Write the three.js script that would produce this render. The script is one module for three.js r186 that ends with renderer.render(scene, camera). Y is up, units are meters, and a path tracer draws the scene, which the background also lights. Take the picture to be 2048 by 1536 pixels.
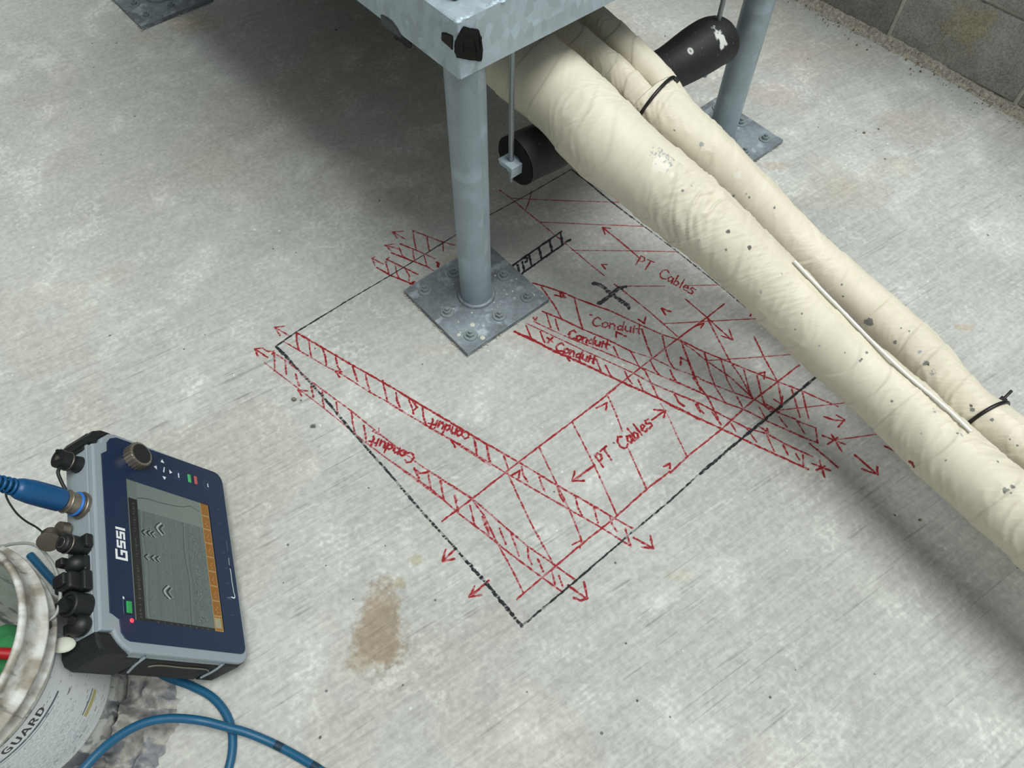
import * as THREE from 'three';
import { RoundedBoxGeometry } from 'three/addons/geometries/RoundedBoxGeometry.js';
import { mergeGeometries, mergeVertices, toCreasedNormals } from 'three/addons/utils/BufferGeometryUtils.js';

// ---------------------------------------------------------------- camera, sky, light, exposure
const scene = new THREE.Scene();
const F = 1541.79, PITCH = 0.9988114, ROLL = 0.01123706, CH = 1.35024;
const camera = new THREE.PerspectiveCamera(2 * Math.atan(768 / F) * 180 / Math.PI, 4 / 3, 0.05, 60);
const FW = new THREE.Vector3(0, -Math.sin(PITCH), -Math.cos(PITCH));
const R0 = new THREE.Vector3(1, 0, 0), U0 = new THREE.Vector3().crossVectors(R0, FW);
const RT = R0.clone().multiplyScalar(Math.cos(ROLL)).addScaledVector(U0, Math.sin(ROLL));
const UP = U0.clone().multiplyScalar(Math.cos(ROLL)).addScaledVector(R0, -Math.sin(ROLL));
camera.position.set(0, CH, 0);
camera.quaternion.setFromRotationMatrix(new THREE.Matrix4().makeBasis(RT, UP, FW.clone().negate()));
scene.add(camera);

// overcast sky: brighter towards the zenith, the same all the way round
{
  const w = 64, h = 32, d = new Float32Array(w * h * 4);
  for (let j = 0; j < h; j++) for (let i = 0; i < w; i++) {
    const el = ((j + 0.5) / h - 0.5) * Math.PI, s = Math.max(0, Math.sin(el)), k = (1 + 2 * s) / 3 * .86, o = (j * w + i) * 4;
    d[o] = k * 0.955; d[o + 1] = k * 1.0; d[o + 2] = k * 1.025; d[o + 3] = 1;
  }
  const t = new THREE.DataTexture(d, w, h, THREE.RGBAFormat, THREE.FloatType);
  t.mapping = THREE.EquirectangularReflectionMapping; t.magFilter = THREE.LinearFilter; t.needsUpdate = true;
  scene.background = t; scene.environment = t;
}
// the sun behind the cloud: a broad soft glow from the right
const sun = new THREE.DirectionalLight(0xf9fbf5, 3.5);
sun.position.set(1.25, 4.7, -.8); sun.target.position.set(0, 0, -1.2);
sun.castShadow = true; sun.shadow.radius = 62; sun.shadow.mapSize.set(2048, 2048);
Object.assign(sun.shadow.camera, { left: -4, right: 4, top: 4, bottom: -4, near: 0.5, far: 14 });
scene.add(sun, sun.target);
const renderer = new THREE.WebGLRenderer({ antialias: true });
renderer.toneMapping = THREE.LinearToneMapping;
renderer.toneMappingExposure = 0.765;
renderer.shadowMap.enabled = true;

// ---------------------------------------------------------------- helpers
const V = (x, y, z) => new THREE.Vector3(x, y, z);
function rayDir(px, py) { return FW.clone().addScaledVector(RT, (px - 1024) / F).addScaledVector(UP, -(py - 768) / F); }
function onY(px, py, y = 0) { const d = rayDir(px, py); return V(0, CH, 0).addScaledVector(d, (y - CH) / d.y); }
function toPx(p) { const d = p.clone().sub(camera.position), z = d.dot(FW); return [1024 + F * d.dot(RT) / z, 768 - F * d.dot(UP) / z, z]; }
let seedv = 7;
const rnd = () => { seedv = (seedv + 0x6d2b79f5) | 0; let t = Math.imul(seedv ^ (seedv >>> 15), 1 | seedv); t = (t + Math.imul(t ^ (t >>> 7), 61 | t)) ^ t; return ((t ^ (t >>> 14)) >>> 0) / 4294967296; };
const rr = (a, b) => a + (b - a) * rnd();
function hsh(ix, iy) { let h = Math.imul(ix, 374761393) + Math.imul(iy, 668265263) | 0; h = Math.imul(h ^ (h >>> 13), 1274126177); return ((h ^ (h >>> 16)) >>> 0) / 4294967296; }
function vn(x, y) {
  const ix = Math.floor(x), iy = Math.floor(y); let fx = x - ix, fy = y - iy;
  fx = fx * fx * (3 - 2 * fx); fy = fy * fy * (3 - 2 * fy);
  const a = hsh(ix, iy), b = hsh(ix + 1, iy), c = hsh(ix, iy + 1), d = hsh(ix + 1, iy + 1);
  return a + (b - a) * fx + (c - a) * fy + (a - b - c + d) * fx * fy;
}
const fbm = (x, y, n = 4) => { let s = 0, a = 0.5, t = 0; for (let i = 0; i < n; i++) { s += a * vn(x, y); t += a; a *= 0.5; x = x * 2.03 + 17.1; y = y * 2.03 + 9.7; } return s / t; };
const sm = (a, b, x) => { x = Math.min(1, Math.max(0, (x - a) / (b - a))); return x * x * (3 - 2 * x); };
const clamp = (x, a = 0, b = 1) => Math.min(b, Math.max(a, x));
function tex(w, h, fn, srgb = true) {
  const d = new Uint8Array(w * h * 4), o = [0, 0, 0];
  for (let j = 0; j < h; j++) for (let i = 0; i < w; i++) {
    fn((i + 0.5) / w, (j + 0.5) / h, o); const k = (j * w + i) * 4;
    d[k] = clamp(o[0]) * 255; d[k + 1] = clamp(o[1]) * 255; d[k + 2] = clamp(o[2]) * 255; d[k + 3] = 255;
  }
  const t = new THREE.DataTexture(d, w, h); t.magFilter = THREE.LinearFilter; t.minFilter = THREE.LinearMipmapLinearFilter; t.generateMipmaps = true;
  if (srgb) t.colorSpace = THREE.SRGBColorSpace; t.wrapS = t.wrapT = THREE.RepeatWrapping; t.needsUpdate = true; return t;
}
const std = (o) => new THREE.MeshStandardMaterial(o);
function obj(name, geos, mat, parent = scene) {
  let g = geos;
  if (Array.isArray(geos)) {
    const plain = geos.map((q) => { const k = q.index ? q.toNonIndexed() : q; for (const a of Object.keys(k.attributes)) if (!['position', 'normal', 'uv'].includes(a)) k.deleteAttribute(a); return k; });
    g = plain.length > 1 ? mergeGeometries(plain) : plain[0];
  }
  const m = new THREE.Mesh(g, mat); m.name = name; m.castShadow = m.receiveShadow = true; parent.add(m); return m;
}
const taken = {};
function numbered(n) { taken[n] = (taken[n] ?? -1) + 1; return taken[n] ? n + '_' + String(taken[n]).padStart(3, '0') : n; }
function tag(o, label, category, group, kind) { o.userData = { ...o.userData, label, category }; if (group) o.userData.group = group; if (kind) o.userData.kind = kind; return o; }
function thing(name, label, category, pos = V(0, 0, 0), group) { const g = new THREE.Group(); g.name = numbered(name); g.position.copy(pos); scene.add(g); return tag(g, label, category, group); }
function mv(g, x, y, z, rx = 0, ry = 0, rz = 0) { if (rx) g.rotateX(rx); if (ry) g.rotateY(ry); if (rz) g.rotateZ(rz); return g.translate(x, y, z); }
// box-projected uv in metres
function boxUV(g, s = 1) {
  g = g.index ? g.toNonIndexed() : g; g.computeVertexNormals(); const p = g.attributes.position, uv = new Float32Array(p.count * 2);
  const a = V(), b = V(), c = V(), n = V();
  for (let i = 0; i < p.count; i += 3) {
    a.fromBufferAttribute(p, i); b.fromBufferAttribute(p, i + 1); c.fromBufferAttribute(p, i + 2);
    n.crossVectors(b.clone().sub(a), c.clone().sub(a)); const ax = Math.abs(n.x), ay = Math.abs(n.y), az = Math.abs(n.z);
    [a, b, c].forEach((q, k) => { const [x, y] = ax >= ay && ax >= az ? [q.z, q.y] : ay >= az ? [q.x, q.z] : [q.x, q.y]; uv[(i + k) * 2] = x * s; uv[(i + k) * 2 + 1] = y * s; });
  }
  g.setAttribute('uv', new THREE.BufferAttribute(uv, 2)); return g;
}
const box = (w, h, d, x, y, z, r = 0) => boxUV((r ? new RoundedBoxGeometry(w, h, d, 2, r) : new THREE.BoxGeometry(w, h, d)).translate(x, y, z));
const cyl = (r0, r1, h, x, y, z, seg = 24) => new THREE.CylinderGeometry(r0, r1, h, seg).translate(x, y, z);
function tube(pts, r, seg = 64, rad = 10, closed = false) { return new THREE.TubeGeometry(new THREE.CatmullRomCurve3(pts, closed, 'centripetal'), seg, r, rad, closed); }
function poly(pts) { const s = new THREE.Shape(); pts.forEach(([x, y], i) => (i ? s.lineTo(x, y) : s.moveTo(x, y))); return s; }

// ---------------------------------------------------------------- marker strokes on the floor, traced in photo pixels
const VW = { A: [480, 420, 4.2667], B: [500, 640, 4.2667], C: [780, 780, 3.2], D: [1000, 560, 5.12], E: [980, 340, 4.2667], G: [1340, 580, 3.9385], P: [780, 420, 4.956], R: [0, 0, 1] };
const marks = [];   // {pts: world xz, w: metres, ink: 0 red 1 black, br: skip, al: strength}
const px2w = (v, q) => { const [ox, oy, s] = VW[v], p = onY(ox + q[0] / s, oy + q[1] / s); return [p.x, p.z]; };
function pen(v, ink, w, br, al, ...lines) { for (const l of lines) { const pts = []; for (let i = 0; i < l.length; i += 2) pts.push(px2w(v, [l[i], l[i + 1]])); marks.push({ pts, w, ink, br, al }); } }
const GL = {   // hand-written letters: strokes in a unit box, then advance
  c: [[[.8, .75, .45, .95, .12, .6, .15, .2, .45, .02, .85, .15]], .85], C: [[[.95, 1.25, .6, 1.5, .2, 1.1, .08, .5, .3, .05, .6, -.02, 1, .2]], 1.0],
  o: [[[.45, .9, .12, .6, .15, .15, .5, .02, .8, .35, .75, .75, .45, .9]], .8], n: [[[.1, .9, .12, .02], [.12, .6, .45, .9, .7, .65, .72, .02]], .8],
  d: [[[.7, .65, .4, .8, .12, .45, .25, .05, .55, .12, .72, .45], [.78, 1.5, .74, .7, .78, .02]], .85], u: [[[.1, .85, .12, .25, .4, .02, .7, .3, .72, .85], [.72, .85, .76, .02]], .8],
  i: [[[.2, .75, .22, .02], [.2, 1.05, .22, 1.12]], .4], t: [[[.35, 1.35, .34, .25, .5, .02], [.0, .75, .75, .85]], .7],
  P: [[[.15, 1.5, .08, -.05], [.15, 1.45, .6, 1.5, .8, 1.15, .55, .75, .12, .65]], .9], T: [[[.0, 1.45, .95, 1.55], [.5, 1.5, .42, 0]], 1.35],
  a: [[[.7, .75, .35, .9, .1, .45, .3, .03, .6, .3, .7, .8, .75, .05]], .8], b: [[[.15, 1.5, .12, .05], [.12, .5, .45, .75, .7, .4, .5, .05, .12, .08]], .75],
  l: [[[.2, 1.5, .18, .02]], .4], e: [[[.15, .45, .65, .55, .55, .85, .25, .8, .1, .4, .35, .02, .7, .15]], .75], s: [[[.7, .9, .3, .95, .15, .65, .6, .4, .55, .05, .1, .02]], .75], ' ': [[], .6],
};
function write(v, text, x0, y0, x1, y1, hh, w, al = 1) {   // from (x0, y0) to (x1, y1) along the baseline
  let len = 0; for (const c of text) len += GL[c][1];
  const dx = (x1 - x0) / len, dy = (y1 - y0) / len, L = Math.hypot(dx, dy), ux = dy / L * hh, uy = -dx / L * hh; let at = 0;
  for (const c of text) {
    for (const s of GL[c][0]) { const l = []; for (let i = 0; i < s.length; i += 2) { const a = at + s[i] * 0.9; l.push(x0 + dx * a + ux * s[i + 1], y0 + dy * a + uy * s[i + 1]); } pen(v, 0, w, 0.25, al, l); }
    at += GL[c][1];
  }
}
// black outline
pen('R', 1, .0026, .1, .95, [1143, 338, 1062, 385, 980, 429, 910, 470, 850, 508, 780, 551, 700, 598]);
pen('R', 1, .0036, .15, 1, [700, 598, 592, 664, 552, 692], [552, 693, 571, 711, 594, 737, 612, 757]);
pen('R', 1, .0062, .2, 1, [553, 694, 571, 712, 585, 727]);
pen('R', 1, .0046, .42, 1, [594, 737, 645, 792, 711, 871, 777, 945, 822, 998, 866, 1048, 911, 1097, 940, 1131]);
pen('R', 1, .0062, .35, 1, [936, 1126, 974, 1168, 1008, 1210], [1008, 1210, 1043, 1252]);
pen('R', 1, .0034, .35, 1, [1043, 1252, 1149, 1163, 1249, 1077, 1339, 1002, 1376, 968, 1400, 946]);
pen('R', 1, .0052, .1, 1, [1400, 947, 1477, 882, 1553, 819, 1636, 750, 1700, 696]);
pen('E', 1, .0038, .15, 1, [700, 0, 820, 92, 930, 185, 1040, 275, 1210, 405]);
pen('E', 1, .0030, .45, .95, [930, 190, 1210, 405, 1320, 485, 1590, 690, 1940, 970, 2048, 1060, 2400, 1360]);
pen('E', 1, .0052, .1, 1, [190, 815, 610, 520], [272, 882, 685, 590], [235, 812, 246, 862], [275, 785, 290, 852], [330, 715, 355, 812], [415, 660, 440, 768], [505, 600, 530, 692], [600, 530, 616, 642], [295, 755, 318, 748, 312, 780, 300, 785]);
pen('E', 1, .0095, .22, .85, [885, 965, 930, 978, 1030, 1050, 1100, 1105, 1178, 1158], [1178, 1155, 1186, 1176], [1150, 995, 1090, 1015, 1010, 1085, 930, 1135]);
// conduit strips on the left
pen('A', 0, .0030, .4, .9, [425, 1075, 295, 1000], [380, 990, 295, 1000, 340, 1070]);
pen('B', 0, .0042, .2, 1, [390, 105, 600, 225, 860, 378, 1000, 455, 1220, 580, 1380, 680, 1640, 830, 1920, 1000, 2048, 1075]);
pen('C', 0, .0038, .4, .95, [80, 25, 540, 300, 830, 465, 1060, 605, 1300, 740, 1440, 822, 1550, 885]);
pen('B', 0, .0028, .5, .95, [290, 185, 420, 260, 640, 390, 770, 455], [770, 455, 1030, 620, 1180, 700, 1500, 900, 1740, 1040, 2048, 1240]);
pen('C', 0, .0032, .4, .85, [0, 90, 240, 230, 430, 340, 740, 530], [740, 530, 1000, 680, 1140, 760, 1360, 885, 1540, 1000]);
pen('B', 0, .0040, .15, 1, [780, 440, 730, 435, 762, 487], [790, 1060, 1720, 1028], [1790, 1060, 1720, 1028, 1750, 1085].slice(0, 6), [1390, 700, 1425, 745, 1395, 770]);
marks.splice(marks.length - 3, 1);
pen('B', 0, .0036, .3, 1, [395, 105, 400, 190, 415, 255], [500, 180, 520, 310], [615, 235, 642, 310, 650, 385], [730, 320, 745, 390, 775, 440], [875, 395, 895, 460, 915, 520], [985, 465, 1000, 540, 1022, 605], [1130, 515, 1150, 600, 1170, 685], [1245, 620, 1255, 690, 1280, 745], [1355, 680, 1380, 740, 1395, 800], [1470, 740, 1480, 830, 1505, 895], [1905, 1000, 1925, 1070, 1935, 1155], [2020, 1070, 2030, 1140, 2045, 1205]);
pen('C', 0, .0034, .45, .95, [535, 305, 555, 415], [620, 355, 625, 420, 645, 465], [725, 415, 755, 500], [840, 490, 855, 550, 880, 585], [955, 555, 970, 610, 990, 645], [1070, 610, 1085, 670, 1112, 715], [1185, 680, 1200, 750, 1228, 800], [1300, 740, 1330, 850], [1405, 805, 1420, 860, 1452, 905], [1505, 885, 1540, 1000]);
write('B', 'conduit', 1880, 968, 1540, 832, 62, .0044);
write('B', 'Conduit', 1412, 1152, 1035, 985, 58, .0044);
pen('B', 0, .0042, .3, 1, [1400, 1262, 1422, 1310, 1438, 1350], [1400, 1275, 1450, 1305, 1510, 1300]);
pen('B', 0, .0030, .5, .85, [190, 270, 340, 370, 490, 500, 720, 670, 870, 780, 1090, 960, 1400, 1200, 1510, 1280, 1880, 1520]);
pen('C', 0, .0034, .45, .95, [230, 505, 520, 690, 650, 800, 780, 915, 880, 1000, 1040, 1110, 1185, 1215]);
pen('B', 0, .0026, .45, .8, [120, 360, 210, 430, 420, 590, 640, 760, 800, 890, 980, 1040, 1200, 1205, 1450, 1390, 1640, 1530]);
pen('C', 0, .0032, .4, .9, [0, 450, 270, 640, 440, 790, 650, 950, 740, 1025, 960, 1190, 1100, 1290]);
pen('B', 0, .0036, .35, .95, [150, 320, 40, 245], [110, 240, 40, 245, 65, 305], [120, 252, 160, 268, 200, 262, 190, 290], [492, 605, 410, 595, 440, 645], [410, 595, 440, 612], [1100, 925, 1094, 972, 1048, 950]);
pen('B', 0, .0036, .45, .95, [205, 280, 210, 430], [300, 360, 310, 465], [390, 460, 400, 510, 420, 560], [520, 560, 540, 655], [615, 610, 620, 690, 632, 745], [735, 700, 747, 800], [865, 780, 875, 880, 895, 968], [970, 900, 992, 1035], [1510, 1280, 1545, 1450], [1625, 1365, 1650, 1530], [1750, 1495, 1762, 1540]);
pen('C', 0, .0034, .45, .95, [240, 510, 262, 640], [320, 575, 345, 705], [412, 672, 435, 775], [512, 740, 540, 860], [590, 810, 610, 870, 632, 920], [600, 815, 628, 905], [700, 885, 740, 985], [775, 920, 825, 1060], [880, 1010, 885, 1070, 907, 1115], [945, 1080, 980, 1160], [1035, 1160, 1055, 1245], [1080, 1190, 1105, 1260]);
// front cable band
pen('C', 0, .0036, .15, .95, [330, 840, 430, 765, 520, 700, 740, 525, 960, 355, 1160, 205, 1390, 30, 1440, -10]);
pen('D', 0, .0034, .3, .9, [1090, 1170, 1240, 1050, 1560, 800, 1830, 590, 2048, 430]); pen('G', 0, .0036, .15, .95, [70, 375, 290, 215, 425, 110]);
pen('C', 0, .0036, .25, .9, [810, 1340, 860, 1295, 1050, 1135, 1220, 990, 1440, 815, 1640, 635, 1790, 520]); pen('G', 0, .0034, .25, .9, [0, 1440, 135, 1310, 400, 1100, 640, 880, 850, 720], [850, 720, 1015, 590]);
pen('C', 0, .0032, .45, .9, [520, 695, 600, 800, 680, 970, 770, 1130, 855, 1300], [750, 530, 820, 680, 900, 850, 960, 960, 1035, 1095], [955, 370, 1060, 590, 1150, 770, 1225, 960, 1215, 1010], [1165, 205, 1230, 330, 1310, 490, 1380, 640, 1450, 800], [1390, 30, 1440, 140, 1485, 260], [1525, 375, 1580, 500, 1640, 632], [1165, 990, 1222, 962], [1050, 1135, 1030, 1160]);
pen('D', 0, .0026, .6, .7, [1640, 1260, 1720, 1390, 1790, 1536]); pen('G', 0, .0030, .5, .85, [0, 1030, 60, 1160, 135, 1315]);
pen('C', 0, .0040, .2, 1, [1320, 115, 1388, 80, 1380, 130], [780, 545, 830, 515, 822, 560], [1310, 480, 1165, 580], [1180, 520, 1165, 580, 1240, 580], [1675, 190, 1762, 130], [1690, 125, 1762, 130, 1750, 178], [1750, 490, 1790, 470, 1792, 500]);
write('C', 'PT Cables', 1358, 492, 1690, 222, 58, .0042);
pen('C', 0, .0040, .3, .95, [420, 1015, 335, 1095], [355, 1020, 335, 1095, 410, 1080], [630, 1220, 505, 1325], [540, 1255, 505, 1325, 585, 1310], [1140, 1250, 1255, 1335], [1240, 1230, 1262, 1330, 1220, 1348, 1175, 1328], [1560, 945, 1680, 1010], [1665, 930, 1682, 1012, 1610, 1005]);
// conduits left of the post plate
pen('A', 0, .0028, .3, .85, [1475, 175, 1590, 220, 1700, 262, 1830, 300], [1475, 175, 1485, 260, 1505, 345], [1595, 225, 1600, 280, 1615, 345], [1730, 280, 1735, 350]);
pen('A', 0, .0038, .2, 1, [1370, 290, 1520, 350], [1290, 365, 1590, 480], [1270, 405, 1250, 420, 1520, 550], [1165, 490, 1290, 560, 1480, 635]);
pen('A', 0, .0030, .4, .9, [1520, 350, 1665, 415], [1590, 480, 1650, 515], [1355, 315, 1385, 390, 1415, 410], [1475, 345, 1480, 400, 1497, 440], [1565, 375, 1578, 420, 1592, 470], [1240, 440, 1260, 500, 1270, 555], [1325, 470, 1335, 530, 1355, 582], [1410, 505, 1445, 560, 1440, 605], [1405, 245, 1300, 185], [1390, 180, 1300, 185, 1340, 240], [1345, 330, 1240, 300], [1330, 285, 1240, 300, 1290, 350], [1220, 460, 1125, 410], [1150, 398, 1125, 410, 1150, 470]);
pen('A', 0, .0055, .1, 1, [1680, 445, 1692, 455], [1692, 455, 1690, 485], [1452, 628, 1490, 612], [1238, 300, 1250, 303]);
// conduits right of the post plate
pen('D', 0, .0040, .2, 1, [335, 30, 480, 70, 640, 125, 760, 180, 960, 255, 1140, 320]); pen('D', 0, .0032, .3, .95, [1140, 320, 1300, 395, 1460, 470, 1640, 550, 1820, 610]);
pen('G', 0, .0036, .25, .95, [61, 385, 230, 470, 400, 540, 740, 680, 1030, 790, 1180, 858, 1320, 915]);
pen('E', 0, .0026, .3, .85, [80, 170, 190, 250, 300, 345, 430, 450, 560, 560, 720, 690, 860, 810, 975, 900]); pen('E', 0, .0032, .3, .95, [1060, 975, 1150, 1040, 1350, 1200, 1600, 1420]);
pen('G', 0, .0032, .35, .9, [61, 390, 180, 470, 290, 560, 480, 690, 640, 840, 780, 940]);
pen('D', 0, .0036, .25, 1, [435, 320, 640, 405, 840, 500, 1090, 605, 1340, 730]); pen('D', 0, .0030, .5, .9, [1340, 730, 1560, 800, 1780, 905, 2048, 1000]);
pen('G', 0, .0032, .35, .9, [236, 700, 380, 760, 520, 815, 660, 862, 850, 965, 985, 1015]);
pen('D', 0, .0030, .45, .9, [345, 425, 590, 540, 800, 630, 1000, 710, 1390, 870, 1620, 970, 1810, 1050, 2048, 1150]); pen('G', 0, .0036, .3, .95, [0, 700, 236, 806, 440, 890, 580, 940, 760, 1030, 1050, 1160], [1050, 1160, 1162, 1202]);
pen('D', 0, .0030, .45, .9, [265, 440, 540, 570, 900, 740, 1340, 940, 1560, 1060, 1790, 1160, 2048, 1270]); pen('G', 0, .0036, .3, .95, [0, 795, 210, 880, 380, 970, 600, 1085, 760, 1130, 920, 1220, 1120, 1310]);
pen('D', 0, .0060, .05, 1, [150, 530, 310, 600, 560, 730, 700, 790]); pen('D', 0, .0050, .2, 1, [700, 790, 830, 850, 1240, 1040, 1620, 1210, 1900, 1350, 2048, 1430]); pen('G', 0, .0046, .25, 1, [0, 905, 390, 1085, 700, 1235, 900, 1325, 1085, 1410]);
pen('D', 0, .0034, .3, .95, [425, 75, 550, 250, 600, 340, 632, 405], [760, 180, 800, 350, 845, 505], [475, 335, 495, 420, 517, 485], [565, 400, 580, 460, 602, 518], [265, 465, 295, 540, 322, 605], [410, 525, 435, 590, 457, 642], [1160, 680, 1215, 795], [985, 815, 1035, 940], [800, 790, 832, 852], [1075, 870, 1145, 1000], [1275, 935, 1310, 1010, 1352, 1060], [1415, 1020, 1470, 1145], [1340, 735, 1420, 880, 1480, 925, 1560, 1080, 1620, 1210], [1450, 500, 1510, 680, 1560, 800], [1540, 830, 1580, 910, 1630, 970], [1660, 570, 1690, 700, 1730, 830, 1780, 905], [1740, 920, 1770, 990, 1812, 1050], [1860, 640, 1900, 760, 1970, 950, 2048, 1120], [1780, 1160, 1830, 1250, 1890, 1290], [2000, 1270, 2048, 1350]);
pen('D', 0, .0042, .2, 1, [1415, 400, 1475, 445, 1490, 375], [1690, 350, 1655, 290, 1745, 325], [1190, 590, 1190, 530, 1285, 575], [1850, 865, 1850, 795, 1915, 825], [560, 155, 665, 175, 615, 120, 622, 180], [340, 385, 360, 410, 378, 382], [720, 785, 690, 800, 712, 825], [485, 590, 540, 635], [538, 585, 490, 640], [925, 357, 940, 357]);
write('D', 'Conduit', 935, 462, 1450, 555, 62, .0034, .85); write('D', 'Conduit', 690, 585, 1110, 710, 58, .0046); write('D', 'Conduit', 560, 712, 975, 862, 58, .0046);
write('E', 'PT Cables', 1240, 800, 1735, 1068, 56, .0032);
pen('E', 0, .0034, .1, 1, [1280, 755, 1120, 618, 960, 490], [1025, 497, 960, 490, 980, 550], [1000, 807, 950, 805, 985, 845], [1540, 1205, 1460, 1182, 1495, 1235]);
pen('E', 0, .0022, .2, .85, [180, 240, 560, 258, 1140, 275], [430, 443, 860, 462, 1310, 480], [700, 685, 1150, 688, 1590, 697], [1130, 990, 1490, 990], [1700, 985, 1940, 980], [1490, 1310, 1700, 1300, 2048, 1280], [355, 180, 330, 270, 300, 345]);
pen('G', 0, .0034, .15, 1, [120, 70, 290, 215, 470, 380], [405, 360, 492, 390, 465, 310], [80, 590, 85, 540, 130, 555], [690, 660, 745, 645, 740, 700], [200, 285, 265, 260, 240, 300], [630, 205, 642, 185]);
pen('G', 0, .0024, .25, .85, [0, 262, 290, 245, 690, 225], [290, 555, 600, 535, 980, 505], [860, 945, 1000, 930, 1400, 885], [1290, 1180, 1450, 1160, 1690, 1125]);
pen('G', 0, .0034, .3, .95, [290, 215, 370, 370, 470, 560, 560, 690, 640, 840], [660, 365, 740, 530, 850, 730, 880, 900], [815, 860, 880, 900, 885, 835], [270, 490, 310, 640, 355, 760, 435, 890], [400, 545, 450, 710, 500, 800], [580, 625, 620, 780, 650, 860], [685, 675, 720, 830, 750, 920], [95, 420, 150, 570, 200, 690, 240, 790], [180, 690, 300, 850, 400, 1060], [525, 840, 580, 940], [700, 920, 745, 1000], [955, 775, 1000, 920, 1022, 1000], [1040, 800, 1070, 930, 1092, 1015], [860, 1000, 920, 1080], [1000, 1035, 1060, 1130], [1000, 1030, 1145, 1085, 1160, 1200], [480, 1050, 515, 1110], [600, 1085, 680, 1195], [765, 1150, 820, 1270], [890, 1220, 930, 1300], [990, 1290, 1020, 1340], [1045, 1300, 1050, 1380], [40, 820, 60, 880, 105, 915], [210, 880, 230, 940, 265, 970], [330, 960, 400, 1060], [760, 900, 860, 960], [790, 960, 850, 930]);
pen('G', 0, .0038, .3, 1, [1210, 995, 1285, 1022, 1375, 1030], [1310, 985, 1372, 1020, 1325, 1075], [1200, 1145, 1300, 1185, 1380, 1215], [1240, 1215, 1320, 1160], [1270, 1135, 1350, 1270], [1115, 1365, 1260, 1420], [1175, 1340, 1215, 1470], [1150, 1415, 1218, 1385], [1455, 1300, 1630, 1450], [1515, 1410, 1635, 1452, 1630, 1390], [1650, 1145, 1810, 1280], [1690, 1230, 1810, 1285, 1795, 1215], [1100, 1210, 1210, 1300, 1320, 1395], [700, 1075, 772, 1120], [735, 1125, 772, 1120, 765, 1090]);

// ---------------------------------------------------------------- floor: broom-finished concrete with stains and the marker drawing
const BC = Math.cos(0.585), BS = Math.sin(0.585);
const stains = [   // photo pixel, radii in metres (along / across), strength, colour, edge seed
  [762, 1268, .054, .088, 1.3, [.585, .525, .445]], [722, 1318, .03, .03, .6, [.60, .54, .45]], [800, 1166, .012, .010, .7, [.66, .62, .50]], [832, 1121, .016, .013, .75, [.66, .62, .50]], [770, 1215, .03, .02, .35, [.68, .63, .52]],
  [1705, 385, .11, .07, .38, [.74, .66, .60]], [1835, 255, .12, .08, .45, [.70, .62, .56]], [1800, 330, .09, .05, .4, [.74, .67, .60]], [1560, 190, .10, .05, .45, [.76, .66, .62]], [1590, 110, .09, .05, .4, [.76, .68, .64]], [1700, 95, .10, .05, .4, [.76, .70, .64]],
  [1360, 1150, .03, .012, .35, [.74, .70, .58]], [385, 48, .09, .05, .6, [.70, .62, .52]], [300, 75, .06, .03, .45, [.72, .66, .58]], [905, 520, .035, .03, .5, [.76, .70, .60]], [860, 700, .045, .02, .3, [.8, .78, .70]], [1545, 330, .05, .02, .6, [.66, .58, .52]],
  [1930, 655, .02, .008, .45, [.72, .58, .40]], [1660, 660, .02, .01, .2, [.72, .62, .5]], [640, 400, .5, .3, -.30, [1, 1, 1]], [1000, 1150, .4, .2, -.12, [1, 1, 1]], [1900, 300, .5, .5, -.22, [1, 1, 1]], [1280, 1480, .35, .12, -.18, [1, 1, 1]], [60, 120, .25, .12, -.45, [1, 1, 1]], [340, 95, .12, .07, -.35, [1, 1, 1]],
].map(([x, y, ra, rb, k, c]) => { const p = onY(x, y); return { x: p.x, z: p.z, ra, rb, k, c }; });
const pits = [[588, 799, .007], [626, 852, .008], [602, 801, .003], [1840, 1040, .004], [1712, 262, .004], [1728, 266, .005], [1757, 258, .004], [1770, 318, .004], [630, 697, .004], [672, 60, .006], [1054, 1384, .003], [806, 1370, .003], [640, 1475, .004], [1274, 1402, .003], [1252, 1287, .003], [1745, 300, .003], [592, 505, .003], [1790, 1030, .004], [1540, 1395, .003], [1330, 72, .004]].map(([x, y, r]) => { const p = onY(x, y); return { x: p.x, z: p.z, r: r * .62 }; });
const col3 = [0, 0, 0];
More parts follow.
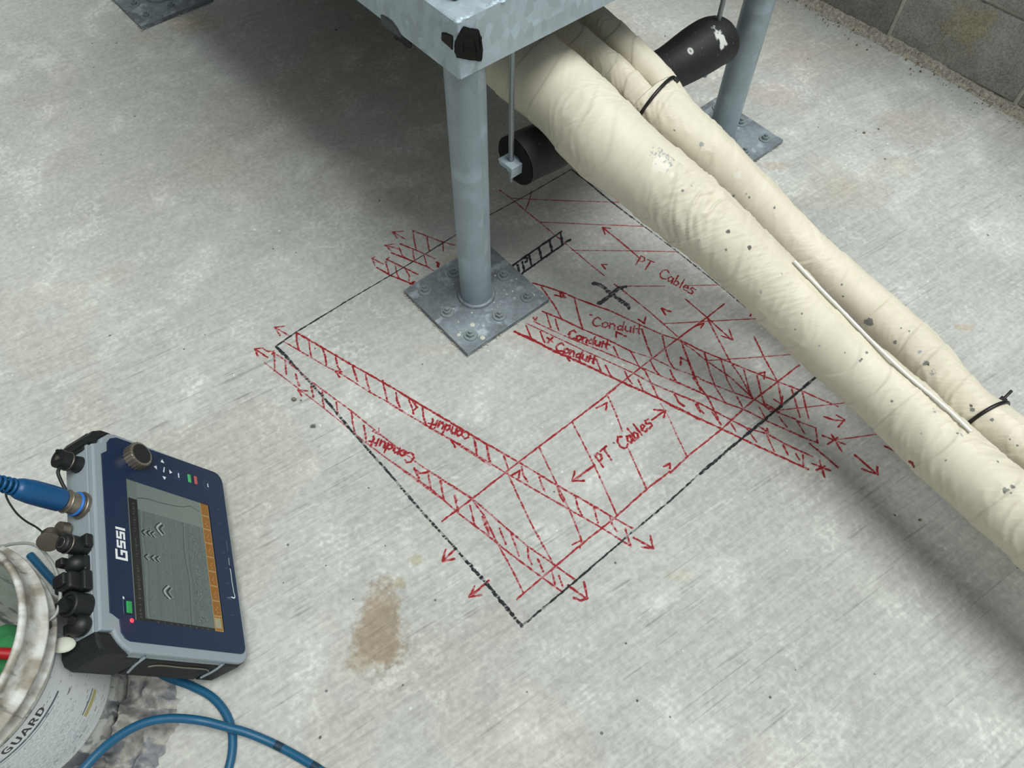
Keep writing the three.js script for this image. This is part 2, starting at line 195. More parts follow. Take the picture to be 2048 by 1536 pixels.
function concrete(x, z) {   // srgb-like albedo in col3
  const p = x * BC - z * BS, q = x * BS + z * BC;
  const lo = vn(x * 1.7 + 3, z * 1.7 + 8), mid = fbm(x * 6 + 5, z * 6, 3), cloud = fbm(x * 15 + 31, z * 15 + 7, 3), fine = fbm(x * 150, z * 150, 2), gr = hsh(Math.floor(x * 1500), Math.floor(z * 1500));
  const region = sm(.35, .62, vn(x * 1.3 + 11, z * 1.3 + 2) * 0.6 + sm(-1.5, -.4, z) * 0.5);
  const br = vn(p * 15, q * 230) * 0.55 + vn(p * 40 + 40, q * 420) * 0.45, br2 = vn(p * 8 + 9, q * 75);
  let v = 0.715 + (lo - 0.5) * 0.05 + (mid - 0.5) * 0.06 + (fine - 0.5) * 0.10 + (gr - 0.5) * 0.045;
  v += (br - 0.5) * (0.03 + 0.055 * region) + (br2 - 0.5) * 0.02;
  v -= sm(.80, .97, vn(p * 12 + 5, q * 300 + 77)) * sm(.35, .7, vn(p * 8, q * 22 + 50)) * 0.10 * region;   // open broom grooves
  v += sm(.52, .70, cloud) * 0.035 * sm(.35, .65, mid) + sm(.62, .82, cloud * 0.6 + fine * 0.4) * 0.045;   // laitance and dust
  let r = v * 0.992, g = v * 1.004, b = v * 0.984;
  const tan = sm(.52, .78, fbm(x * 4 + 71, z * 4 + 23, 3)); g -= tan * 0.008; b -= tan * 0.02;
  for (const s of stains) {
    const dx = x - s.x, dz = z - s.z, m = Math.max(s.ra, s.rb) * 1.5; if (dx > m || dx < -m || dz > m || dz < -m) continue;
    const e = Math.hypot(dx / s.ra, dz / s.rb) + (fbm(x * 22 / (1 + s.ra * 5) + s.x * 50, z * 22 / (1 + s.ra * 5), 3) - 0.5) * 1.1 + (fine - 0.5) * 0.4;
    if (s.k > 0) { const k = s.k * .62 * sm(1.12, .5, e) * (0.75 + 0.5 * (cloud)); r += (s.c[0] * v / .73 - r) * k; g += (s.c[1] * v / .73 - g) * k; b += (s.c[2] * v / .73 - b) * k; }
    else { const k = -s.k * .6 * sm(1.1, .3, e) * sm(.40, .62, cloud * .5 + mid * .3 + fine * .2); r += (.86 - r) * k; g += (.875 - g) * k; b += (.86 - b) * k; }
  }
  for (const s of pits) { const d = Math.hypot(x - s.x, z - s.z) / s.r; if (d < 1.6) { const k = sm(1.4, .5, d + (fine - .5) * 1.2) * 0.5; r *= 1 - k; g *= 1 - k; b *= 1 - k; } }
  const cx = Math.floor(x * 28), cz = Math.floor(z * 28), hh = hsh(cx + 900, cz - 77);
  if (hh > 0.955) { const px = (cx + .2 + .6 * hsh(cx, cz + 5)) / 28, pz = (cz + .2 + .6 * hsh(cx + 9, cz)) / 28, d = Math.hypot(x - px, z - pz), rad = .0012 + .0018 * hsh(cx + 3, cz + 3); if (d < rad) { const k = hh > .975 ? 1.18 : .62; r *= k; g *= k; b *= k; } }
  col3[0] = r; col3[1] = g; col3[2] = b;
  return br;
}
function floorPatch(x0, z0, size, n) {
  const red = new Uint8Array(n * n), blk = new Uint8Array(n * n), skip = new Uint8Array(n * n), s = n / size;
  for (const m of marks) for (let i = 0; i + 1 < m.pts.length; i++) {
    const ax = (m.pts[i][0] - x0) * s, ay = (m.pts[i][1] - z0) * s, bx = (m.pts[i + 1][0] - x0) * s, by = (m.pts[i + 1][1] - z0) * s, w = m.w * s / 2;
    const i0 = Math.max(0, Math.floor(Math.min(ax, bx) - w - 2)), i1 = Math.min(n - 1, Math.ceil(Math.max(ax, bx) + w + 2)), j0 = Math.max(0, Math.floor(Math.min(ay, by) - w - 2)), j1 = Math.min(n - 1, Math.ceil(Math.max(ay, by) + w + 2));
    const dx = bx - ax, dy = by - ay, L = dx * dx + dy * dy || 1, buf = m.ink ? blk : red;
    for (let j = j0; j <= j1; j++) for (let k = i0; k <= i1; k++) {
      const t = clamp(((k - ax) * dx + (j - ay) * dy) / L), d = Math.hypot(k - ax - t * dx, j - ay - t * dy) + (vn(k * .11 + i * 7, j * .11) - .5) * w * .9, c = clamp((w - d) / 1.6 + .5) * m.al * 255;
      const o = j * n + k; if (c > buf[o]) { buf[o] = c; skip[o] = m.br * 255; }
    }
  }
  const data = new Uint8Array(n * n * 4);
  for (let j = 0; j < n; j++) for (let i = 0; i < n; i++) {
    const x = x0 + (i + .5) / s, z = z0 + (j + .5) / s, o = j * n + i; const br = concrete(x, z); let [r, g, b] = col3;
    if (red[o] | blk[o]) {
      const q = x * BS + z * BC, p = x * BC - z * BS, sk = skip[o] / 255;
      const hole = sm(.62 - .42 * sk, .80 - .36 * sk, vn(p * 130, q * 330) * 0.55 + br * 0.45), sc = sm(.55, .8, fbm(x * 420, z * 420, 2)) * 0.5;
      const keep = 1 - clamp(hole * (0.35 + 0.75 * sk) + sc * (0.2 + 0.5 * sk));
      let k = red[o] / 255 * keep; r += (.54 - r) * k; g += (.10 - g) * k; b += (.13 - b) * k;
      const edge = red[o] / 255 * 0.12; g -= g * edge; b -= b * edge * 0.8;
      k = blk[o] / 255 * (1 - (1 - keep) * 1.05); r += (.115 - r) * k; g += (.12 - g) * k; b += (.14 - b) * k;
    }
    data[o * 4] = clamp(r) * 255; data[o * 4 + 1] = clamp(g) * 255; data[o * 4 + 2] = clamp(b) * 255; data[o * 4 + 3] = 255;
  }
  const t = new THREE.DataTexture(data, n, n); t.colorSpace = THREE.SRGBColorSpace; t.magFilter = THREE.LinearFilter; t.minFilter = THREE.LinearMipmapLinearFilter; t.generateMipmaps = true; t.needsUpdate = true; return t;
}
{
  const bump = tex(1024, 1024, (u, v, o) => { const p = u * 4, q = v * 90; const w = (f, a, c) => { const e = a % 1; return 0; }; // wraps: noise is blended across the tile edge
    const f = (pp, qq) => vn(pp, qq * 1.5) * .6 + vn(pp * 3 + 7, qq * 3) * .4, a = f(p, q), b2 = f(p + 4, q), c = f(p, q + 90), k = sm(.9, 1, v), k2 = sm(.9, 1, u); const gr = vn(u * 256, v * 256);
    let h = a * (1 - k2) + f(p - 4, q) * k2; const h2 = f(p, q - 90) * (1 - k2) + f(p - 4, q - 90) * k2; h = h * (1 - k) + h2 * k; o[0] = o[1] = o[2] = h * .75 + gr * .25; }, false);
  bump.channel = 1;
  const pos = [], uv = [], uv1 = [], idx = [], groups = [], mats = [], nor = [];
  const quad = (x0, z0, x1, z1, mat, metres) => {
    const at = pos.length / 3, n = 6;
    for (let j = 0; j <= n; j++) for (let i = 0; i <= n; i++) { const x = x0 + (x1 - x0) * i / n, z = z0 + (z1 - z0) * j / n; pos.push(x, 0, z); nor.push(0, 1, 0); uv.push(metres ? x / metres : i / n, metres ? z / metres : j / n); uv1.push((x * BC - z * BS) / .5, (x * BS + z * BC) / .5); }
    const st = idx.length; for (let j = 0; j < n; j++) for (let i = 0; i < n; i++) { const k = at + j * (n + 1) + i; idx.push(k, k + n + 1, k + 1, k + 1, k + n + 1, k + n + 2); }
    groups.push([st, idx.length - st, mat]);
  };
  const S = 1.15, X = -1.725;
  [[0, 0, 1024], [1, 0, 1152], [2, 0, 1280], [0, 1, 1536], [1, 1, 2048], [2, 1, 1536]].forEach(([i, j, n]) => {
    const x0 = X + i * S, z0 = -2.4 + j * S; mats.push(std({ map: floorPatch(x0, z0, S, n), roughness: .93, bumpMap: bump, bumpScale: .0006 })); quad(x0, z0, x0 + S, z0 + S, mats.length - 1);
  });
  const far = tex(512, 512, (u, v, o) => { concrete(u * 3 + 20, v * 3 + 20); o[0] = col3[0]; o[1] = col3[1]; o[2] = col3[2]; });
  mats.push(std({ map: far, roughness: .93, bumpMap: bump, bumpScale: .0006 })); const fm = mats.length - 1, E = 7;
  quad(-E, -2.4, X, -.1, fm, 3); quad(-X, -2.4, E, -.1, fm, 3); quad(-E, -E, E, -2.4, fm, 3); quad(-E, -.1, E, E, fm, 3);
  // underside and edges give the slab its thickness
  const at = pos.length / 3; const c = [[-E, -E], [E, -E], [E, E], [-E, E]];
  const st = idx.length; for (const [x, z] of c) { pos.push(x, -.15, z); nor.push(0, -1, 0); uv.push(x / 3, z / 3); uv1.push(x, z); } idx.push(at, at + 1, at + 2, at, at + 2, at + 3);
  for (let k = 0; k < 4; k++) { const [x0, z0] = c[k], [x1, z1] = c[(k + 1) % 4], b = pos.length / 3, nx = (x0 + x1) / 2 / E, nz = (z0 + z1) / 2 / E; for (const [x, y, z] of [[x0, 0, z0], [x1, 0, z1], [x1, -.15, z1], [x0, -.15, z0]]) { pos.push(x, y, z); nor.push(nx, 0, nz); uv.push((x + z) / 3, y / 3); uv1.push(x + z, y); } idx.push(b, b + 1, b + 2, b, b + 2, b + 3); }
  groups.push([st, idx.length - st, fm]);
  const g = new THREE.BufferGeometry(); g.setAttribute('position', new THREE.Float32BufferAttribute(pos, 3)); g.setAttribute('normal', new THREE.Float32BufferAttribute(nor, 3)); g.setAttribute('uv', new THREE.Float32BufferAttribute(uv, 2)); g.setAttribute('uv1', new THREE.Float32BufferAttribute(uv1, 2)); g.setIndex(idx);
  groups.forEach(([s, c2, m]) => g.addGroup(s, c2, m));
  const fl = new THREE.Mesh(g, mats); fl.name = 'floor'; fl.receiveShadow = true; fl.castShadow = true; scene.add(fl);
  tag(fl, 'broom-finished concrete slab with red and black marker layout drawing', 'floor', null, 'structure');
}
console.log('floor done');

// ---------------------------------------------------------------- block wall
{
  const w0 = onY(1772, 82), d = V(.6674, 0, .7447).normalize();
  const wall = new THREE.Group(); wall.name = 'wall_right'; wall.position.copy(w0); wall.rotation.y = Math.atan2(d.x, d.z); scene.add(wall);   // local z runs along the wall, local +x into the wall
  tag(wall, 'grey concrete block wall with pale mortar joints', 'wall', null, 'structure');
  const face = tex(512, 512, (u, v, o) => { const f = fbm(u * 90, v * 90, 2), m = fbm(u * 7 + 3, v * 7, 4), h = hsh(Math.floor(u * 260), Math.floor(v * 260)); const k = .645 + (f - .5) * .16 + (m - .5) * .14 + (h > .95 ? .12 : h < .06 ? -.14 : 0); o[0] = k * 1.015; o[1] = k; o[2] = k * .965; });
  const variants = [0, 1, 2].map((i) => std({ map: face, color: [0xffffff, 0xf2f0ee, 0xe6e4e4][i], roughness: .95, bumpMap: face, bumpScale: .0022 }));
  const stained = std({ map: tex(512, 512, (u, v, o) => { const f = fbm(u * 90, v * 90, 2), m = fbm(u * 7 + 3, v * 7, 4), h = hsh(Math.floor(u * 260), Math.floor(v * 260)); const k = .64 + (f - .5) * .16 + (m - .5) * .14 + (h > .95 ? .12 : h < .06 ? -.14 : 0);
    const e = Math.hypot((u - .47) / .17, (v - .32) / .26) + (fbm(u * 12 + 40, v * 12, 3) - .5) * 1.3, s = sm(1.1, .1, e) * .45; o[0] = k * (1.01 + .05 * s); o[1] = k * (1 - .06 * s); o[2] = k * (.965 - .32 * s); }), roughness: .95, bumpMap: face, bumpScale: .0022 });
  const BL = .39, BH = .193, J = .011, y0 = .014;
  const rough = (g, a) => { const p = g.attributes.position; for (let i = 0; i < p.count; i++) { const x = p.getX(i), y = p.getY(i), z = p.getZ(i); p.setX(i, x + (vn(y * 60 + 3, z * 60) - .5) * a); } g.computeVertexNormals(); return g; };
  const bg = new RoundedBoxGeometry(.14, BH, BL, 2, .004); { const p = bg.attributes.position, uv = bg.attributes.uv; for (let i = 0; i < p.count; i++) uv.setXY(i, (p.getZ(i) + BL / 2) / BL, (p.getY(i) + BH / 2) / BL); }
  const mortar = std({ map: tex(256, 256, (u, v, o) => { const k = .74 + (fbm(u * 60, v * 60, 3) - .5) * .2; o[0] = k; o[1] = k * .99; o[2] = k * .94; }), roughness: .96 });
  const bed = boxUV(new THREE.BoxGeometry(.13, J + .004, 6)), head = boxUV(new THREE.CylinderGeometry(J * .62, J * .62, BH + .004, 8)), fill = boxUV(new THREE.BoxGeometry(.13, BH + .004, J + .002));
  for (let c = 0; c < 5; c++) {
    const y = y0 + c * (BH + J) + BH / 2, off = c % 2 ? (BL + J) / 2 : 0;
    const b = obj('mortar_bed', bed, mortar, wall); b.position.set(.072, y - BH / 2 - J / 2, 0);
    for (let k = -7; k < 7; k++) {
      const z = off + k * (BL + J) + (BL + J) / 2; const m = obj('block', bg, c === 0 && k === 0 ? stained : variants[Math.floor(hsh(k + 31, c) * 3)], wall); m.position.set(.07 + (hsh(k, c + 4) - .5) * .002, y, z);
      const j = obj('mortar_joint', head, mortar, wall); j.position.set(.003, y, z - (BL + J) / 2); const jf = obj('mortar_joint', fill, mortar, wall); jf.position.set(.072, y, z - (BL + J) / 2);
    }
  }
  // rough mortar fillet where the wall meets the slab
  const nx = 14, nz = 900, g = new THREE.PlaneGeometry(1, 1, nx, nz), p = g.attributes.position, uv = g.attributes.uv;
  for (let j = 0; j <= nz; j++) for (let i = 0; i <= nx; i++) {
    const k = j * (nx + 1) + i, z = -2.6 + 5.2 * j / nz, w = .036 + .024 * (vn(z * 5, 3) - .4) + .012 * (vn(z * 24, 9) - .5), t = i / nx, x = .004 - w * t;
    const hgt = .020 * Math.pow(1 - t, 1.6) * (.6 + .8 * vn(z * 9, 7)) + (vn(z * 90, t * 9) - .45) * .011 * Math.sin(Math.PI * Math.min(1, t * 1.1 + .1)) + (vn(z * 220, t * 20 + 40) - .5) * .004 - (t > .93 ? .006 : 0);
    p.setXYZ(k, x, Math.max(-.004, hgt), z); uv.setXY(k, x * 6, z * 6);
  }
  g.computeVertexNormals(); const nn = g.attributes.normal; if (nn.getY(40) < 0) { const id = g.index.array; for (let i = 0; i < id.length; i += 3) { const t = id[i]; id[i] = id[i + 1]; id[i + 1] = t; } g.computeVertexNormals(); }
  const grit = std({ map: tex(512, 512, (u, v, o) => { const f = fbm(u * 30, v * 30, 4), h = hsh(Math.floor(u * 140), Math.floor(v * 140)); const k = .64 + (f - .5) * .34 + (h > .9 ? .12 : h < .1 ? -.18 : 0); o[0] = k * 1.02; o[1] = k * .99; o[2] = k * .91; }), roughness: 1 });
  const f = obj('mortar_fillet', g, grit, wall); f.userData.label = 'crumbly sandy mortar along the foot of the wall';
  const cr = new THREE.InstancedMesh(new THREE.IcosahedronGeometry(1, 0), std({ color: 0xa9a192, roughness: 1 }), 420); cr.name = 'mortar_crumbs'; cr.userData.kind = 'stuff'; cr.castShadow = cr.receiveShadow = true;
  const m4 = new THREE.Matrix4(), qq = new THREE.Quaternion(), cc = new THREE.Color();
  for (let i = 0; i < 420; i++) { const s = .0012 + .0032 * rnd() * rnd(); qq.setFromEuler(new THREE.Euler(rr(0, 6), rr(0, 6), rr(0, 6))); m4.compose(V(-.012 - .06 * rnd() * (.4 + rnd()), s * .6 + .004 * rnd(), rr(-1.4, 1.6)), qq, V(s, s * .7, s)); cr.setMatrixAt(i, m4); const k = rr(.3, .75); cr.setColorAt(i, cc.setRGB(k, k * .95, k * .84)); }
  wall.add(cr);
}

// tall screen walls of the yard, out of the picture: they keep the low sky from shining in under the stand
{
  const m = std({ color: 0x77756f, roughness: .95 }), th = 40.977 * Math.PI / 180, ax = V(Math.cos(th), 0, -Math.sin(th)), bx = V(Math.sin(th), 0, Math.cos(th)), p0 = V(-.0821, 0, -1.0981);
  for (const [name, w, d, x, z, label] of [['wall_left', .2, 7.4, -2.6, -.6, 'tall grey screen wall of the yard beyond the bucket'], ['wall_back', 3.9, .2, -.2, -3.2, 'tall grey screen wall behind the equipment stand']]) {
    const q = obj(name, [box(w, 3.8, d, 0, 1.9, 0)], m); q.position.copy(p0).addScaledVector(ax, x).addScaledVector(bx, z); q.rotation.y = th; tag(q, label, 'wall', null, 'structure');
  }
}
// ---------------------------------------------------------------- galvanised equipment stand
const TH = 40.977 * Math.PI / 180, P0 = V(-.0821, 0, -1.0981);
const AX = V(Math.cos(TH), 0, -Math.sin(TH)), BX = V(Math.sin(TH), 0, Math.cos(TH));
const loc = (x, y, z) => P0.clone().addScaledVector(AX, x).addScaledVector(BX, z).setY(y);   // stand frame to world
const spangle = (base, amp, warm = 0) => tex(1024, 1024, (u, v, o) => {
  let best = 9, id = 0; const gx = u * 44, gy = v * 26, ix = Math.floor(gx), iy = Math.floor(gy);
  for (let a = -1; a <= 1; a++) for (let b = -1; b <= 1; b++) { const cx = ix + a, cy = iy + b, wx = ((cx % 44) + 44) % 44, wy = ((cy % 26) + 26) % 26, dx = cx + hsh(wx, wy) - gx, dy = cy + hsh(wx + 50, wy + 9) - gy, q = dx * dx + dy * dy; if (q < best) { best = q; id = hsh(wx + 7, wy + 3); } }
  const cl = fbm(u * 9, v * 9, 3), f = vn(u * 400, v * 400), w = sm(.62, .8, fbm(u * 22 + 8, v * 22, 3)); const k = base + (id - .5) * amp + (cl - .5) * .10 + (f - .5) * .03 + w * .06; o[0] = k * (.915 + warm); o[1] = k * 1.0; o[2] = k * 1.05;
});
const galv = std({ map: spangle(.78, .09), metalness: .2, roughness: .45 }), galvPlain = std({ map: spangle(.68, .03), metalness: .2, roughness: .45 });
const galvDark = std({ map: tex(512, 512, (u, v, o) => { const m = fbm(u * 5, v * 5, 4), f = fbm(u * 60, v * 60, 2), d = sm(.60, .78, fbm(u * 11 + 5, v * 11, 4)); const k = .53 + (m - .5) * .24 + (f - .5) * .10 + d * .15; o[0] = k * .93; o[1] = k * 1.0; o[2] = k * 1.05; }), metalness: .2, roughness: .55 });
const zinc = std({ color: 0x9aa3a6, metalness: .7, roughness: .38 }), boltMat = std({ color: 0x929ca0, metalness: .5, roughness: .5 });
const tapeMat = new THREE.MeshPhysicalMaterial({ color: 0x0b0b0c, roughness: .5, specularIntensity: .45 }), blackRub = std({ color: 0x17191a, roughness: .62 });
const BY = .598, BHT = .0914, OUT = .034, LX = .819, LZ = -1.53;
{
  const st = thing('equipment_stand', 'galvanized steel equipment stand with round legs bolted to the slab', 'stand', P0); st.rotation.y = TH;
  // channel beams, web outside, flanges inwards
  const chan = (len) => { const t = .007, w = .048, h = BHT, s = poly([[0, 0], [w, 0], [w, t], [t, t], [t, h - t], [w, h - t], [w, h], [0, h]]); return new THREE.ExtrudeGeometry(s, { depth: len, bevelEnabled: true, bevelSize: .0015, bevelThickness: .0015, bevelSegments: 1 }); };
  const L1 = LX + 2 * OUT, L2 = -LZ + 2 * OUT;
  const wob = (g) => { const p = g.attributes.position; for (let i = 0; i < p.count; i++) { const x = p.getX(i), y = p.getY(i), z = p.getZ(i); p.setY(i, y + (vn(z * 14 + x * 20, y * 30) - .5) * .0012); } return g; };
  const beam = (g, label) => { const m = obj('beam', boxUV(g, 1.6), galv, st); if (label) m.userData.label = label; };
  // sections are drawn with x inwards, then turned so that each runs along its side
  beam(chan(L1).rotateY(Math.PI / 2).translate(-OUT, BY, OUT));              // front right: x runs along a, web at +z
  beam(chan(L2 - .004).rotateY(0).translate(-OUT - .0006, BY - .0008, LZ - OUT + .002));                   // left: web at -x
  beam(chan(L1).rotateY(-Math.PI / 2).translate(LX + OUT, BY, LZ - OUT)); beam(chan(L2 - .004).rotateY(Math.PI).translate(LX + OUT + .0006, BY - .0008, OUT - .002));
  const legR = .0345, plateW = .2329, plateD = .2286;
  const drips = [];
  for (let i = 0; i < 26; i++) { const x = rr(-.03, .75), r = rr(.0015, .004); drips.push(new THREE.SphereGeometry(r, 6, 5).scale(2.2, 1, .7).translate(x, BY + rr(-.0012, .001), OUT - .002)); }
  for (let i = 0; i < 14; i++) { const z = rr(-.4, .03), r = rr(.0015, .0035); drips.push(new THREE.SphereGeometry(r, 6, 5).scale(.7, 1, 2.2).translate(-OUT + .002, BY + rr(-.0012, .001), z)); }
  for (let i = 0; i < 40; i++) { const x = rr(-.03, .25), r = rr(.0015, .0045); drips.push(new THREE.SphereGeometry(r, 7, 5).scale(1.8, .7, 1.2).translate(x, BY + BHT + .0005, OUT - rr(0, .006))); }
  drips.push(new THREE.SphereGeometry(.006, 10, 8).scale(1.2, .6, 1.2).translate(-OUT + .004, BY + BHT, OUT - .004)); const dm = obj('zinc_drips', drips.map((q) => boxUV(q, 4)), galv, st); dm.userData.label = 'zinc drips and weld beads along the beam edges';
  const ring = (r) => new THREE.TorusGeometry(r, .0066, 8, 40).rotateX(Math.PI / 2);
  const hex = (r, h) => new THREE.CylinderGeometry(r, r * 1.02, h, 6);
  const washer = new THREE.CylinderGeometry(.0145, .0160, .0034, 28), nut = hex(.0092, .0075), stud = new THREE.CylinderGeometry(.0047, .0050, .012, 14);
  const uvPost = (g) => { const uv = g.attributes.uv; for (let i = 0; i < uv.count; i++) uv.setXY(i, uv.getX(i) * .217, uv.getY(i) * .58); return g; };
  for (const [x, z] of [[0, 0], [LX, 0], [0, LZ], [LX, LZ]]) {
    const leg = obj('leg', [uvPost(new THREE.CylinderGeometry(legR, legR, BY - .012, 48, 1, true)).translate(0, (BY - .012) / 2 + .012, 0)], galvPlain, st); leg.position.set(x, 0, z);
    const weld = obj('weld', boxUV(ring(legR + .002).scale(1, .9, 1).translate(0, .0135, 0), 3), galvDark, leg); const bp = obj('base_plate', boxUV(new RoundedBoxGeometry(plateW, .0125, plateD, 2, .0016).translate(x, .0068, z), 3), galvDark, st);
    for (const [i, j] of [[-1, -1], [-1, 0], [-1, 1], [0, -1], [0, 1], [1, -1], [1, 0], [1, 1]]) {
      const n = obj('anchor_bolt', [washer.clone().translate(0, .0014, 0), nut.clone().rotateY(hsh(i + 5, j + 9) * 3).translate(0, .0064, 0), stud.clone().translate(0, .0105, 0)], boltMat, bp); n.position.set(x + i * .081, .013, z + j * .081);
    }
    { const gr = []; for (let k = 0; k < 170; k++) { const e = k % 4, t = rr(-.5, .5); if (vn(t * 9 + e * 13 + x * 7, z * 5) < .45) continue; const off = .5 + rr(-.003, .004) + .016 * rnd() * rnd(), sx = [t, t, off, -off][e], sz = [off, -off, t, t][e], q = rr(.0006, .0024); gr.push(new THREE.IcosahedronGeometry(q, 0).rotateX(rnd() * 6).scale(rr(1, 2), .8, rr(1, 2)).translate(x + sx * plateW, .0006 + q * .5, z + sz * plateD)); } const m = obj('grout_edge', gr, std({ color: 0xb4ada0, roughness: 1 }), bp); m.userData.label = 'crumbly grout round the plate edge'; }
    if (x === 0 && z === 0) {   // dried grout spatter on the front plate
      const sp = []; for (let k = 0; k < 34; k++) { const a = rr(-.11, .11), b = rr(-.02, .11), s = k < 4 ? rr(.004, .0062) : rr(.0008, .0024); sp.push(new THREE.IcosahedronGeometry(s, 1).scale(1, .25, 1).translate(a, .0133, b)); }
      const m = obj('grout_spatter', sp, std({ color: 0xc3c4ba, roughness: .95 }), bp); m.userData.label = 'pale grout spatter';
    }
  }
  // black tape patches: one folded round the corner of the two beams, one peeling off the left beam
  const faceR = (px, py) => { const d = rayDir(px, py), c = V(0, CH, 0), n = BX, t = (loc(0, 0, OUT).sub(c).dot(n)) / d.dot(n), w = c.addScaledVector(d, t).sub(P0); return [w.dot(AX), w.y]; };
  const faceL = (px, py) => { const d = rayDir(px, py), c = V(0, CH, 0), n = AX, t = (loc(-OUT, 0, 0).sub(c).dot(n)) / d.dot(n), w = c.addScaledVector(d, t).sub(P0); return [w.dot(BX), w.y]; };
  const zc = (x, y) => [660 + x / 4.096, y / 4.096];
  const sheet = (pts, name) => { const g = new THREE.ExtrudeGeometry(poly(pts), { depth: .0012, bevelEnabled: true, bevelSize: .0006, bevelThickness: .0006, bevelSegments: 1, steps: 1 }); return g; };
  const crump = (g) => { const p = g.attributes.position; for (let i = 0; i < p.count; i++) p.setZ(i, p.getZ(i) + (vn(p.getX(i) * 160, p.getY(i) * 160) - .3) * .0016); g.computeVertexNormals(); return g; };
  const pr = [[1085, 212], [1140, 228], [1205, 236], [1228, 300], [1240, 400], [1232, 492], [1130, 482], [1032, 462], [1012, 420], [1016, 330], [1045, 280]].map((q) => faceR(...zc(...q)));
  const sub = (pts) => { const o = []; pts.forEach((a, i) => { const b = pts[(i + 1) % pts.length]; for (let k = 0; k < 4; k++) o.push([a[0] + (b[0] - a[0]) * k / 4 + (rnd() - .5) * .0008, a[1] + (b[1] - a[1]) * k / 4 + (rnd() - .5) * .0008]); }); return o; };
  const t1 = obj('tape', [crump(sheet(sub(pr))).translate(0, 0, OUT + .0018)], tapeMat, st); t1.userData.label = 'black tape folded over the corner of the frame';
  const pl = [[930, 262], [965, 268], [1014, 292], [1014, 400], [985, 372], [930, 322]].map((q) => faceL(...zc(...q)));
  const g2 = crump(sheet(sub(pl))); g2.rotateY(-Math.PI / 2); g2.translate(-OUT - .0018, 0, 0); obj('tape_fold', [g2], tapeMat, t1);
  { // wrinkles lying proud on the tape
    const rid = []; for (const [a, b, c, d2] of [[1060, 300, 1180, 290], [1060, 390, 1170, 400], [1075, 330, 1080, 440], [1165, 300, 1190, 470], [1200, 260, 1222, 420]]) { const A = faceR(...zc(a, b)), B = faceR(...zc(c, d2)); rid.push(tube([V(A[0], A[1], OUT + .003), V((A[0] + B[0]) / 2 + .002, (A[1] + B[1]) / 2, OUT + .0042), V(B[0], B[1], OUT + .003)], .0012, 8, 6)); } obj('tape_wrinkle', rid, tapeMat, t1); }
  const p2 = [[430, 118], [470, 135], [520, 170], [560, 225], [600, 300], [575, 292], [515, 252], [440, 190]].map((q) => faceL(...zc(...q)));
  const g3 = crump(sheet(sub(p2))); g3.rotateY(-Math.PI / 2); g3.translate(-OUT - .0018, 0, 0); const t3 = obj('tape', [g3], std({ color: 0x3a4346, roughness: .5 }), st); t3.userData.label = 'strip of dark tape peeling off the beam edge';
  const p4 = [[512, 242], [600, 305], [655, 362], [650, 398], [630, 402], [585, 355], [518, 320]].map((q) => faceL(...zc(...q)));
  const g4 = crump(sheet(sub(p4))); g4.rotateY(-Math.PI / 2); g4.translate(-OUT + .004, 0, 0); obj('tape_flap', [g4], tapeMat, t3);
}
// machine on the stand: it stands above the picture, only its black base shows
{
  const u = thing('equipment_unit', 'large metal equipment cabinet on a black rubber base over the stand', 'machine', P0); u.rotation.y = TH;
  const y = BY + BHT + .004, x0 = -.006, z0 = -.008, w = LX + .012, d = -LZ - .016;
  obj('rubber_base', [box(w, .02, d, x0 + w / 2, y + .0102, z0 - d / 2, .003)], blackRub, u);
  const skin = std({ color: 0x8f9494, roughness: .6, metalness: .2 });
  obj('cabinet', [box(w - .02, .9, d - .02, x0 + w / 2, y + .4705, z0 - d / 2, .01)], skin, u);
  obj('panel', [box(w - .05, .80, .012, x0 + w / 2, y + .47, z0 - .004, .004)], skin, u);
  obj('lower_housing', [box(.41, .44, .80, .58, .47, -1.02, .01)], skin, u);
  obj('panel', [box(.012, .80, d / 2 - .05, x0 + .004, y + .47, z0 - d * .26, .004)], skin, u); obj('panel', [box(.012, .80, d / 2 - .05, x0 + .004, y + .47, z0 - d * .74, .004)], skin, u);
}
console.log('stand done');

